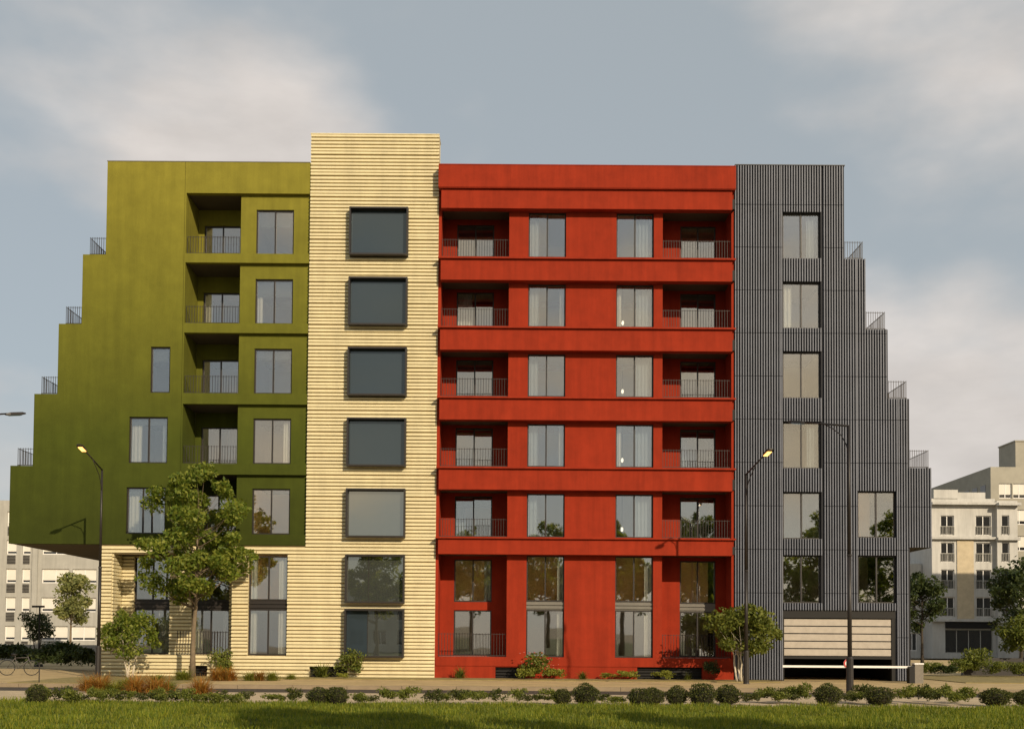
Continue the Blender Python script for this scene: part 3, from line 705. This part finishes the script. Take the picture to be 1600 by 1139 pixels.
def tree_meshes(key, h, base, rx, seed, nleaf, lsize, leafm, barkm, nclump=34, trad=.11, crad=.75, stems=1, lean=0.0, taper_top=.5):
    rg = np.random.default_rng(seed); rr = random.Random(seed)
    clumps = []
    cz = (h+base)/2; hz = (h-base)/2
    tries = 0
    while len(clumps) < nclump and tries < 6000:
        tries += 1
        p = rg.uniform(-1,1,3); q = np.linalg.norm(p)
        if q > 1 or q < .25: continue
        wz = 1.0 - (1-taper_top)*max(0,p[2])
        c = (p[0]*rx*wz*.86, p[1]*rx*wz*.86, cz+p[2]*hz*.9)
        if all((c[0]-o[0])**2+(c[1]-o[1])**2+(c[2]-o[2])**2 > (crad*.62)**2 for o in clumps): clumps.append(c)
    b = MB()
    roots = []
    for s_ in range(stems):
        a = 2*math.pi*s_/max(1,stems); off = .0 if stems == 1 else .12
        x0,y0 = off*math.cos(a),off*math.sin(a)
        x1,y1 = (lean,0) if stems == 1 else (x0*3.2+rr.uniform(-.1,.1),y0*3.2)
        pts = []; K = 7
        for i in range(K+1):
            f = i/K; zt = (base+(h-base)*.62)*f if stems == 1 else (base+(h-base)*.35)*f
            pts.append((x0+(x1-x0)*f+rr.uniform(-.03,.03)*(f>0), y0+(y1-y0)*f+rr.uniform(-.03,.03)*(f>0), zt))
        b.tube(pts,[trad*(1.25 if i==0 else 1)*(1-.78*i/K) for i in range(K+1)],8)
        roots.append(pts)
    for c in clumps:
        pts = rr.choice(roots); zmax = pts[-1][2]
        zs_ = max(base*.62,min(zmax*.97,c[2]-.45*math.hypot(c[0],c[1])-.3)) if stems == 1 else zmax*rr.uniform(.6,1)
        f = zs_/zmax*(len(pts)-1); i = min(int(f),len(pts)-2); st = Vector(pts[i]).lerp(Vector(pts[i+1]),f-i)
        en = Vector(c); mid = st.lerp(en,.5)+Vector((rr.uniform(-.12,.12),rr.uniform(-.12,.12),-.10*(en-st).length))
        r0 = trad*(1-.78*zs_/zmax)*.5
        b.tube([st,mid,en],[r0,r0*.6,r0*.2],5,cap=False)
    tm = b.mesh('trunk',barkm,smooth=True)
    lm = leaves(crown_points(clumps,nleaf,rg,crad),lsize,rg,leafm,'crown',.52,.35)
    return tm,lm
def tree(key, loc, label, rz=0.0, sc=1.0, group=None, name='tree', args=None, cat='tree'):
    tm,lm = cached(('tree',key), lambda: tree_meshes(key,**args))
    t = tag(empty(name,loc),label,cat,group)
    t.rotation_euler.z = rz; t.scale = (sc,sc,sc) if not isinstance(sc,tuple) else sc
    for nm,me in (('trunk',tm),('crown',lm)):
        o = bpy.data.objects.new(nm,me); COL.objects.link(o); o.parent = t; W[o.name] = t.location.copy()
    return t
p = G(326,1056)
tree('main',(p.x,-2.0,0),'young green tree with pale trunk on the bed before the cream wing',args=dict(h=9.85,base=2.7,rx=3.05,seed=8,nleaf=15000,lsize=.19,leafm=M['leaf'],barkm=M['bark'],nclump=70,trad=.125,crad=.5,lean=.15,taper_top=.4))
p = G(208,1058)
tree('whitestem',(p.x,-2.2,0),'small white stemmed bushy tree at the left corner bed',name='multi_stem_tree',args=dict(h=2.95,base=.85,rx=1.5,seed=11,nleaf=4200,lsize=.15,leafm=M['leaf'],barkm=M['bark_white'],nclump=28,trad=.05,crad=.44,stems=3,taper_top=.8),group='multi stem trees')
p = G(1135,1061)
tree('whitestem2',(p.x,-2.0,0),'bushy white stemmed tree between the red and grey blocks',name='multi_stem_tree',args=dict(h=3.4,base=.95,rx=1.8,seed=21,nleaf=7000,lsize=.17,leafm=M['leaf_bush'],barkm=M['bark_white'],nclump=34,trad=.055,crad=.5,stems=4,taper_top=.8),group='multi stem trees')
tree('far_r',(31.5,36,0),'dark slender tree behind the grey block corner',args=dict(h=7.8,base=2.4,rx=2.2,seed=31,nleaf=3600,lsize=.30,leafm=M['leaf_dark'],barkm=M['bark_dark'],nclump=28,trad=.13,crad=.7),group='trees at the right')  # the shade on this tree is put into its dark leaf colour
tree('far_r2',(35.0,27,0),'broad dark tree at the right edge before the white building',args=dict(h=8.1,base=2.2,rx=2.7,seed=37,nleaf=4200,lsize=.30,leafm=M['leaf_dark'],barkm=M['bark_dark'],nclump=34,trad=.13,crad=.8),group='trees at the right')  # dark foliage colour stands in for shade here too
tree('whitestem2',(27.6,9.5,0),'pale stemmed bushy tree at the right edge of the shrubs',rz=1.9,sc=1.02,name='multi_stem_tree',group='multi stem trees')
tree('far_l',(-43.3,60,0),'sunlit yellow green tree under the green overhang',args=dict(h=8.6,base=2.6,rx=2.7,seed=41,nleaf=3600,lsize=.36,leafm=M['leaf_far'],barkm=M['bark'],nclump=26,trad=.14,crad=.85))
p = G(75,1033)
tree('topiary',(-33.0,28,0),'dark round headed little tree under the green overhang',args=dict(h=3.6,base=1.5,rx=1.1,seed=43,nleaf=1800,lsize=.18,leafm=M['leaf_dark'],barkm=M['bark_dark'],nclump=16,trad=.07,crad=.5,stems=2,taper_top=.9))
# trees behind the viewer, seen in the window glass and by their shade on the lawn
BT = dict(h=14.2,base=3.5,rx=3.9,seed=51,nleaf=7500,lsize=.42,leafm=M['leaf'],barkm=M['bark'],nclump=44,trad=.22,crad=1.1)
for i,(x,y,rz,sc,wh) in enumerate([(9.0,-46,0.3,1.0,'red'),(26.5,-47,2.1,.94,'grey'),(33.5,-50,4.0,1.02,'garage'),(4.0,-63,1.2,.95,'middle red'),(-13,-58,5.2,.85,'cream'),(18,-52,3.1,1.05,'corner'),(-4,-51.5,0.9,.92,'left loggia'),(16,-45.5,5.0,.9,'right loggia')]):
    tree('back',(x,y,-.08),'tall tree behind the lawn, mirrored in the %s windows' % wh,rz=rz,sc=sc,group='trees behind the lawn',args=BT)

def shrub_mesh(key, w, h, n, lsize, m, ball=False, seed=1):
    rg = np.random.default_rng(seed)
    if ball:
        d = rg.normal(size=(n,3)); d /= np.linalg.norm(d,axis=1)[:,None]
        lump = 1+.10*np.sin(d[:,0:1]*5+seed)*np.cos(d[:,1:2]*4.3+seed*2)+.07*np.sin(d[:,2:3]*7+seed)
        P = d*(w/2)*lump*(rg.uniform(.78,1.03,size=(n,1))+np.abs(rg.normal(0,.03,size=(n,1)))); P[:,2] = P[:,2]*(h/w)+h*.5
        P = P[P[:,2] > .0]; out = (P-np.array([0,0,h*.5])); out = out/np.linalg.norm(out,axis=1)[:,None]*1.0
        return leaves(P,lsize,rg,m,'foliage',.6,.0,out)
    k = 9; cl = np.stack([rg.uniform(-.32,.32,k)*w,rg.uniform(-.32,.32,k)*w,rg.uniform(.3,.78,k)*h],axis=1)
    P = crown_points(cl,n,rg,.27*w,.8*h/w if h<w else .9); P[:,2] = np.abs(P[:,2])
    out = P-np.array([0,0,h*.2]); out /= np.linalg.norm(out,axis=1)[:,None]
    return leaves(P,lsize,rg,m,'foliage',.5,-.2,out*.8)
def tuft_mesh(w,h,n,m,seed,bw=.011):
    rg = np.random.default_rng(seed); V=[];Q=[]
    for i in range(n):
        a = rg.uniform(0,6.283); r = abs(rg.normal())*.10*w; bx,by = r*math.cos(a),r*math.sin(a)
        a2 = a+rg.normal()*.6; tilt = abs(rg.normal())*.55+.08; L_ = h*rg.uniform(.45,1.12)
        ex,ey = math.cos(a2),math.sin(a2); px,py = -ey*bw,ex*bw
        p0 = (bx,by,0); d1 = L_*.6; p1 = (bx+ex*d1*math.sin(tilt),by+ey*d1*math.sin(tilt),d1*math.cos(tilt))
        t2 = tilt*2.1+.2; d2 = L_*.5; p2 = (p1[0]+ex*d2*math.sin(t2),p1[1]+ey*d2*math.sin(t2),max(.03,p1[2]+d2*math.cos(t2)))
        n0 = len(V)
        for p_,k in ((p0,1),(p1,.8),(p2,.15)): V += [(p_[0]-px*k,p_[1]-py*k,p_[2]),(p_[0]+px*k,p_[1]+py*k,p_[2])]
        Q += [(n0,n0+1,n0+3,n0+2),(n0+2,n0+3,n0+5,n0+4)]
    return np_mesh('blades',V,Q,m)
ORD = 'first second third fourth fifth sixth seventh eighth ninth tenth eleventh twelfth thirteenth fourteenth fifteenth sixteenth seventeenth eighteenth nineteenth twentieth'.split()
TENS = {20:'twenty',30:'thirty',40:'forty',50:'fifty',60:'sixty'}
def ordw(i):
    if i <= 20: return ORD[i-1]
    t_,u_ = i//10*10,i%10
    return TENS[t_]+'-'+ORD[u_-1] if u_ else TENS[t_][:-1]+'ieth'
ballm = [shrub_mesh('b%d'%i,1.0,.86,2600,.065,M['leaf_box'],True,100+i) for i in range(3)]
core = MB().tube([(0,0,0),(0,0,.05),(0,0,.22),(0,0,.43),(0,0,.62),(0,0,.74)],[.15,.28,.40,.42,.30,.08],10).mesh('dark_twigs',mat('twig_core',(0.02,0.018,0.010),0.95,.2,8),smooth=True)
balls = [(44,34,1072),(497,38,1076),(524,38,1076),(880,31,1079),(917,43,1069),(998,38,1075),(1023,36,1075),(1060,36,1075),(1096,40,1069),(1143,38,1071),(1296,42,1069),(1380,50,1076),(1548,46,1076),(1598,34,1080)]
for i,(px,wp,tp) in enumerate(balls):
    g = G(px,1101,-.07); dep = g.y+DIST; w_ = wp/F*dep; hh = (1103-tp)/F*dep
    t = tag(empty('clipped_shrub',(g.x,g.y+rnd.uniform(-.3,.6),-.08)),'%s round clipped shrub from the left along the lawn' % ordw(i+1),'shrub','round clipped shrubs along the lawn')
    t.scale = (w_*rnd.uniform(.92,1.1),w_,hh/.86*rnd.uniform(.94,1.06)); t.rotation_euler.z = rnd.uniform(0,6)
    for nm,me in (('foliage',ballm[i%3]),('twigs',core)):
        o = bpy.data.objects.new(nm,me); COL.objects.link(o); o.parent = t
lowm = [shrub_mesh('l%d'%i,1.0,.75,640,.10,M['leaf_box'] if i%2 else M['leaf_bush'],False,200+i) for i in range(5)]
lows = [72,97,112,125,148,168,183,205,226,248,262,275,290,306,318,332,346,365,386,420,438,465,560,577,600,640,675,700,716,733,751,776,810,829,846,861,945,966,1170,1182,1194,1208,1220,1232,1246,1258,1325,1337,1349,1415,1427,1439,1451,1463,1476,1488,1500,1512,1578]
for i,px in enumerate(lows):
    g = G(px+rnd.uniform(-4,4),1099+rnd.uniform(-3,2),-.08); dep = g.y+DIST; w_ = rnd.uniform(26,44)/F*dep; h_ = rnd.uniform(.28,.58)*(1.15 if px>1160 else 1)
    o = tag(inst('low_shrub',lowm[i%5],None,g,rnd.uniform(0,6),(w_,w_,h_/.75)),'%s low leafy shrub from the left along the lawn edge' % ordw(i+1),'shrub','low shrubs along the lawn edge')
tm = {'o':[tuft_mesh(1.3,.78,420,M['leaf_orange'],300+i) for i in range(2)],'g':[tuft_mesh(1.2,.66,420,M['leaf_lime'],310+i) for i in range(2)]}
tufts = [('o',140,1074,1.0),('o',158,1077,1.05),('g',180,1078,.95),('o',213,1079,1.0),('g',196,1070,.9),('o',243,1080,1.05),('g',262,1074,.9),('o',314,1083,1.0),('g',286,1063,1.05),('o',340,1063,1.0),('o',357,1063,.9),('g',390,1063,.85),('o',406,1063,.7),('g',425,1063,.8),('g',455,1061,.6),('g',246,1064,.7),('g',152,1083,.6)]
cnt = {'o':0,'g':0}
for k,px,py,s_ in tufts:
    cnt[k] += 1
    g = G(px,py,.0); 
    if g.y < -8.7: g.z = -.10
    lab = '%s %s ornamental grass tuft from the left on the planted bed' % (ordw(cnt[k]),'rust orange' if k=='o' else 'lime green')
    tag(inst('ornamental_grass',tm[k][cnt[k]%2],None,g,rnd.uniform(0,6),(s_*rnd.uniform(.95,1.15),s_,s_*rnd.uniform(.62,.85))),lab,'grass tuft','ornamental grass tufts')
sm = {'r':shrub_mesh('r',1.0,1.0,900,.10,M['leaf_bush'],False,400),'s':tuft_mesh(1.0,.62,150,M['leaf_bush'],401,.022),'l':shrub_mesh('l',1.0,.6,600,.10,M['leaf_lime'],False,402),'d':shrub_mesh('d',1.0,1.0,900,.10,M['leaf_dark'],False,403)}
wsh = [('r',342,1056,40,46,'leafy shrub beside the pale trunk, before the cream wing'),('s',503,1057,42,22,'spiky plant before the vent in the cream tower'),('r',550,1057,46,46,'upright leafy shrub under the lowest dark box window'),('l',535,1062,20,12,'tiny shrub at the foot of the cream tower'),
 ('s',719,1059,30,18,'spiky plant at the foot of the left red loggia'),('l',824,1061,34,22,'lime shrub beside the left vent of the red block'),('r',842,1057,58,42,'tall flowering shrub with pink blooms before the red wall'),('l',866,1060,34,20,'lime shrub to the right of the flowering shrub'),('s',910,1061,26,13,'small spiky plant midway along the red wall'),
 ('l',950,1058,26,13,'small pale shrub under the right red window column'),('l',982,1058,38,17,'wide pale shrub under the right red window column'),('l',1036,1060,36,18,'pale shrub before the right vent of the red block'),('d',1112,1062,28,34,'dark shrub at the foot of the white stemmed tree'),('s',1075,1059,18,12,'thin spiky plant left of the white stemmed tree')]
for k,px,py,wp,hp_,lab in wsh:
    g = G(px,py,.02); g.y = max(-2.4,min(g.y,-.6)); g = Pl(px,py,g.y); g.z = .02; dep = g.y+DIST
    w_,h_ = wp/F*dep,hp_/F*dep; bh = {'r':1.0,'s':.6,'l':.6,'d':1.0}[k]
    o = tag(inst('flowering_shrub' if 'flowering' in lab else ('spiky_plant' if k=='s' else 'shrub'),sm[k],None,g,rnd.uniform(0,6),(w_,w_,h_/bh)),lab,'shrub','plants at the foot of the facade')
    if 'flowering' in lab:
        b = MB()
        for q in range(16):
            c = Vector((rnd.uniform(-.5,.5),rnd.uniform(-.5,.1),rnd.uniform(.45,1.0)))
            b.tube([c-Vector((0,0,.02)),c,c+Vector((0,0,.02))],[.012,.03,.012],5)
        fo = inst('blossom',b.mesh('blossom',M['flower']),None,g); COL.objects.unlink(fo); COL.objects.link(fo); fo.parent = o; fo.location = (0,0,0)
# shrubs at the right end and under the overhang
hm = [shrub_mesh('h%d'%i,1.0,.8,1300,.085,M['leaf_bush'] if i else M['leaf_dark'],False,500+i) for i in range(3)]
rs = [(1455,1056,34,24,1),(1478,1057,40,26,0),(1502,1056,40,30,1),(1525,1056,46,46,2),(1550,1058,36,28,1),(1590,1058,40,26,2),(1610,1056,40,30,0),(1440,1054,24,18,2)]
for i,(px,py,wp,hp_,v) in enumerate(rs):
    g = G(px,py,.0); g.y = max(g.y,-1.2); g = Pl(px,py,g.y); g.z = 0; dep = g.y+DIST
    tag(inst('shrub',hm[v],None,g,rnd.uniform(0,6),(wp/F*dep,wp/F*dep,hp_/F*dep/.8)),'%s leafy shrub from the left in the bed right of the grey block' % ordw(i+1),'shrub','shrubs right of the grey block')
ls = [(-20.4,6.6,1.8,1.45),(-21.7,7.4,1.9,1.7),(-23.1,8.2,2.0,1.5),(-24.5,9.2,2.0,1.6),(-26.5,11.5,2.2,1.5),(-29.5,16,2.6,1.9),(-27.0,17,2.6,2.1),(-33.5,20,2.6,1.6)]
for i,(x,y,w_,h_) in enumerate(ls):
    tag(inst('hedge_bush',hm[0],None,(x,y,0),rnd.uniform(0,6),(w_,w_,h_/.8)),'%s nearest dark hedge bush in the shade under the green overhang' % ordw(i+1),'bush','dark bushes under the overhang')
# grass
rg = np.random.default_rng(5); n = 150000
X = rg.uniform(-20,20,n); Y = -30.5+11.6*rg.uniform(0,1,n); Hh = rg.uniform(.05,.13,n)*(1+.5*np.sin(X*1.7+Y)*np.sin(Y*2.3-X*.6)); A = rg.uniform(0,6.283,n)
bw = .011; lean = rg.normal(0,.035,(n,2)); dx,dy = np.cos(A)*bw,np.sin(A)*bw; z0 = np.full(n,-.08)
V = np.stack([np.stack([X-dx,Y-dy,z0],1),np.stack([X+dx,Y+dy,z0],1),np.stack([X+dx*.3+lean[:,0],Y+dy*.3+lean[:,1],z0+Hh],1),np.stack([X-dx*.3+lean[:,0],Y-dy*.3+lean[:,1],z0+Hh],1)],1).reshape(-1,3)
gm = np_mesh('lawn_grass',V,np.arange(4*n).reshape(-1,4),M['grass'])
tag(inst('lawn_grass',gm,None,(0,0,0)),'short sunlit green grass of the lawn in the foreground','grass',kind='stuff')

# ------------------------------------------------------------------ small street things at the left
def bicycle(loc, rz, label):
    t = tag(empty('bicycle',loc),label,'bicycle'); W0 = Vector(loc)
    def bd(b,name,m,par=t):
        o = bpy.data.objects.new(name,b.mesh(name,m,smooth=True)); COL.objects.link(o); o.parent = par; return o
    for x in (-.52,.52):
        ring = [(x+.33*math.cos(2*math.pi*k/20),0,.345+.33*math.sin(2*math.pi*k/20)) for k in range(21)]
        w = bd(MB().tube(ring,.018,6,cap=False),'wheel',M['tyre'])
        b = MB()
        for k in range(10):
            a = 2*math.pi*k/10; b.tube([(x,0,.345),(x+.32*math.cos(a),0,.345+.32*math.sin(a))],.003,3)
        b.tube([(x,-.04,.345),(x,.04,.345)],.02,6); bd(b,'spokes',M['steel'],w)
    b = MB(); sp = (-.18,0,.78); bb = (-.06,0,.30); hd = (.36,0,.80)
    for a,c in ((sp,bb),(sp,hd),(bb,(.385,0,.70)),(bb,(-.52,0,.345)),(sp,(-.52,0,.345)),((.34,0,.88),(.52,0,.345))): b.tube([a,c],.016,6)
    b.tube([sp,(-.2,0,.90)],.012,6); bd(b,'frame',M['bikeframe'])
    b = MB(); b.tube([(.28,-.28,.95),(.35,-.12,.93),(.35,.12,.93),(.28,.28,.95)],.012,6); b.tube([(.34,0,.87),(.35,0,.93)],.012,6); bd(b,'handlebar',M['black'])
    bd(MB().tube([(-.34,0,.91),(-.24,0,.925),(-.08,0,.92)],[.07,.055,.02],8),'saddle',M['black'])
    t.rotation_euler.z = rz
g = G(30,1055); bicycle((g.x,g.y,0),.15,'parked bicycle at the left edge beside the dark hedge')
g = G(61,1067); t = tag(empty('bollard',(g.x,g.y,0)),'thin dark post on the pavement near the left edge','bollard')
MB().tube([(g.x,g.y,0),(g.x,g.y,.72)],.022,8).build('post',M['bronze'],t); MB().tube([(g.x,g.y,.72),(g.x,g.y,.745),(g.x,g.y,.77)],[.032,.034,.015],8).build('cap',M['bronze'],t)
g = Vector((-27.2,14.5,0)); t = tag(empty('signpost',g),'slim dark signpost in the shade under the green overhang','signpost')
MB().tube([g,g+Vector((0,0,3.4))],.045,8).build('post',M['black'],t); MB().box(g.x-.45,g.x+.28,g.y-.015,g.y+.015,3.402,3.52).build('plate',M['black'],t)
MB().tube([g,g+Vector((0,0,.16))],[.26,.22],10).build('base',M['black'],t)
t = sheet_w = MB().box(24.0,70,9.6,9.9,0,.95).build('garden_wall',M['bronze']); tag(t,'low dark garden wall behind the shrubs right of the grey block','wall')
t = MB().box(-60,-24.5,32,32.3,0,1.15).build('garden_wall',M['concrete']); tag(t,'low grey garden wall in shade under the overhang','wall')

# ------------------------------------------------------------------ far buildings
def far_window(root, x0,x1,z0,z1,y,n=2,glass='farglass',rail=False,blind=0.0,fm='white'):
    t = .09; b = MB()
    b.box(x0,x1,y,y+.1,z0,z0+t); b.box(x0,x1,y,y+.1,z1-t,z1); b.box(x0,x0+t,y,y+.1,z0+t,z1-t); b.box(x1-t,x1,y,y+.1,z0+t,z1-t)
    for k in range(1,n): xm = x0+(x1-x0)*k/n; b.box(xm-t/2,xm+t/2,y+.003,y+.097,z0+t,z1-t)
    o = b.build('window',M[fm],root,w=(x0,y,z0))
    for k in range(n):
        xa,xb = x0+(x1-x0)*k/n+t*.55,x0+(x1-x0)*(k+1)/n-t*.55
        MB().box(xa,xb,y+.05,y+.07,z0+t,z1-t).build('pane',M[glass],o)
    if blind: MB().box(x0+t,x1-t,y+.03,y+.045,z1-(z1-z0)*blind,z1-t).build('blind',M['bgblind'],o)
    if rail:
        b = MB(); k = int((x1-x0)/.16)
        for i in range(k+1): xx = x0+(x1-x0)*i/k; b.box(xx-.02,xx+.02,y-.22,y-.18,z0+.05,z0+.95)
        b.box(x0,x1,y-.23,y-.17,z0+.95,z0+1.02); b.build('balustrade',M['bgstone'],o)
    return o
# white house at the right
y0 = 78.0; sc_ = (y0+DIST)/F
X = lambda px: (px-800)*sc_
wb = tag(empty('far_building',(X(1520),y0,0)),'white six storey house with cornices and balconies behind the grey block','building','buildings far behind')
zr = [14.1,11.0,7.9,4.75]
cols_ = [(1471,1492),(1526,1550)]; bay = (1563,1575)
hs = [(X(a),X(c),z,z+2.25) for a,c in cols_ for z in zr]
wall([(X(1457),X(1556),0,18.3)],hs+[(X(1477),X(1552),.6,3.3)],y0,y0+.4).build('front_wall',M['bgwhite'],wb)
hb = [(X(bay[0]),X(bay[1]),z,z+2.25) for z in zr]
wall([(X(1556)+.002,X(1588),0,18.0)],hb,y0-.6,y0+.4).build('bay_wall',M['bgwhite'],wb)
for a,c,z0_,z1_ in hs: far_window(wb,a+.003,c-.003,z0_+.003,z1_-.003,y0+.15,2,rail=True)
for a,c,z0_,z1_ in hb: far_window(wb,a+.003,c-.003,z0_+.003,z1_-.003,y0-.45,1,rail=True)
far_window(wb,X(1477)+.003,X(1552)-.003,.603,3.297,y0+.2,4,fm='bgstone')
for zc_,dp in ((17.55,.7),(13.6,.45),(4.2,.5)):
    b = MB(); b.box(X(1455),X(1556)-.004,y0-dp,y0-.004,zc_,zc_+.28); b.build('cornice',M['bgwhite'],wb); b = MB(); b.box(X(1555),X(1590),y0-.6-dp,y0-.604,zc_-.12,zc_+.2); b.build('cornice',M['bgwhite'],wb)
b = MB(); b.box(X(1457)+.3,X(1588)-.3,y0+.404,y0+11,0,18.0); b.box(X(1457),X(1457)+.298,y0+.404,y0+11,0,18.3); b.build('body',M['bgwhite'],wb)
b = MB(); b.box(X(1500),X(1545),y0+.6,y0+.8,18.302,19.1); b.box(X(1460),X(1498),y0-.1,y0+.3,18.302,19.3); b.build('roof_parapet',M['bgwhite'],wb)
for px in (1511,): 
    MB().box(X(1496),X(1522),y0-.10,y0-.004,3.9,13.55).build('brick_pier',M['bgbrick'],wb)
b = MB(); b.box(X(1477),X(1556),y0-.3,y0-.004,3.42,4.15); b.build('shop_fascia',M['black'],wb)
# lower left wing of the white house
lwg = tag(empty('far_building',(X(1440),y0+3,0)),'pale low side wing with balcony between grey block and white house','building','buildings far behind')
wall([(X(1395),X(1456),0,11.0)],[(X(1425),X(1448),z,z+2.1) for z in (7.6,4.6,.8)],y0+3,y0+3.4).build('front_wall',M['bgwhite'],lwg)
for z in (7.6,4.6,.8): far_window(lwg,X(1425)+.003,X(1448)-.003,z+.003,z+2.097,y0+3.15,3,rail=z>1)
b = MB(); b.box(X(1395),X(1456),y0+3.404,y0+12,0,10.9); b.build('body',M['bgwhite'],lwg)
# tan block behind
y1_ = 92.0; s1 = (y1_+DIST)/F; X1 = lambda px: (px-800)*s1
tb = tag(empty('far_building',(X1(1600),y1_,0)),'tan brick block with long side wall rising behind the white house','building','buildings far behind')
ht = 24.2; xl = X1(1550)
rows = [(ht-4.0-3.35*k,ht-2.1-3.35*k) for k in range(6)]
hs = [(X1(1563),X1(1583),a,c) for a,c in rows]+[(X1(1585),X1(1605),a,c) for a,c in rows]+[(X1(1612),X1(1640),a,c) for a,c in rows]
wall([(xl,xl+14,0,ht)],hs,y1_,y1_+.4).build('front_wall',M['bgtan'],tb)
for a,c,d,e in hs: far_window(tb,a+.003,c-.003,d+.003,e-.003,y1_+.15,2,blind=.75)
b = MB(); b.box(xl,xl+.4,y1_+.404,y1_+24,0,ht); b.box(xl+13.6,xl+14,y1_+.404,y1_+24,0,ht); b.box(xl,xl+14,y1_+24.004,y1_+24.4,0,ht); b.build('side_wall',M['bgtan'],tb)
b = MB(); b.box(xl+.41,xl+13.59,y1_+.41,y1_+23.99,ht-.8,ht-.5); b.build('roof',M['concrete'],tb)
for k in range(8): 
    yy = y1_+1.5+k*2.6
    o = MB().box(xl-.03,xl-.003,yy,yy+1.6,ht-4.0,ht-2.1).build('side_window',M['farglass'],tb)
b = MB(); b.box(xl+5.0,xl+12,y1_+4,y1_+9,ht-.49,ht+4.0); b.box(xl+4.9,xl+12.1,y1_+3.9,y1_+9.1,ht+4.002,ht+4.15); b.build('roof_pavilion',M['bgtan'],tb)
# left far block
y2 = 72.0; s2 = (y2+DIST)/F; X2 = lambda px: (px-800)*s2
lb = tag(empty('far_building',(X2(100),y2,0)),'pale apartment block with rows of white windows left behind the overhang','building','buildings far behind')
zz = [1.35+3.12*k for k in range(5)]
hs = []
for z in zz:
    for a,c in ((-60,-30),(8,24),(33,46),(64,107),(112,150),(160,200)): hs.append((X2(a),X2(c),z,z+1.55))
wall([(X2(-110),X2(230),0,16.6)],hs,y2,y2+.4).build('front_wall',M['bgstone'],lb)
for a,c,d,e in hs: far_window(lb,a+.003,c-.003,d+.003,e-.003,y2+.15,1 if c-a<1.5 else 2,blind=.8)
for z in zz:
    for a,c in ((8,24),(33,46)):
        b = MB()
        for k in range(6): b.box(X2(a)+.1,X2(c)-.1,y2-.06,y2-.003,z-1.05+k*.16,z-.95+k*.16)
        b.build('louvre',M['bronze'],lb)
b = MB(); b.box(X2(-110),X2(230),y2+.404,y2+12,0,16.4); b.build('body',M['bgstone'],lb)
b = MB(); b.box(X2(50),X2(58),y2-.25,y2-.004,0,16.5); b.build('pilaster',M['bgstone'],lb)
# low house opposite, seen mirrored in the dark box windows
ob = tag(empty('opposite_house',(-18,-96,0)),'low white house across the lawn, mirrored in the box windows','building')
hs = [(-24+3.0*k,-22.2+3.0*k,z,z+1.9) for k in range(5) for z in (1.0,4.2)]
wall([(-26,-9,0,8.4)],hs,-96,-95.6).build('front_wall',M['bgwhite'],ob)
for a,c,d,e in hs: far_window(ob,a+.003,c-.003,d+.003,e-.003,-95.9,2)
b = MB(); b.box(-26,-9,-108,-96.01,0,8.3); b.build('body',M['bgwhite'],ob)
b = MB(); b.box(-26.4,-8.6,-108.4,-95.2,8.402,8.65); b.build('roof',M['concrete'],ob)

# block beyond the right edge of the picture: its shade lies on the lower floors of the white house
rbk = tag(empty('far_building',(74,44,0)),'pale block beyond the right edge, shading the white house','building','buildings far behind')
hs = [(60+4.0*k,62.2+4.0*k,z,z+1.8) for k in range(7) for z in (1.2,4.4,7.6,10.8,14.0,17.2)]
wall([(58,90,0,21.6)],hs,44,44.4).build('front_wall',M['bgstone'],rbk)
for a,c,d,e in hs: far_window(rbk,a+.003,c-.003,d+.003,e-.003,44.15,2)
b = MB(); b.box(58,90,44.41,56,0,21.5); b.build('body',M['bgstone'],rbk)
b = MB(); b.box(57.8,90.2,43.8,56.2,21.602,21.9); b.build('roof',M['concrete'],rbk)
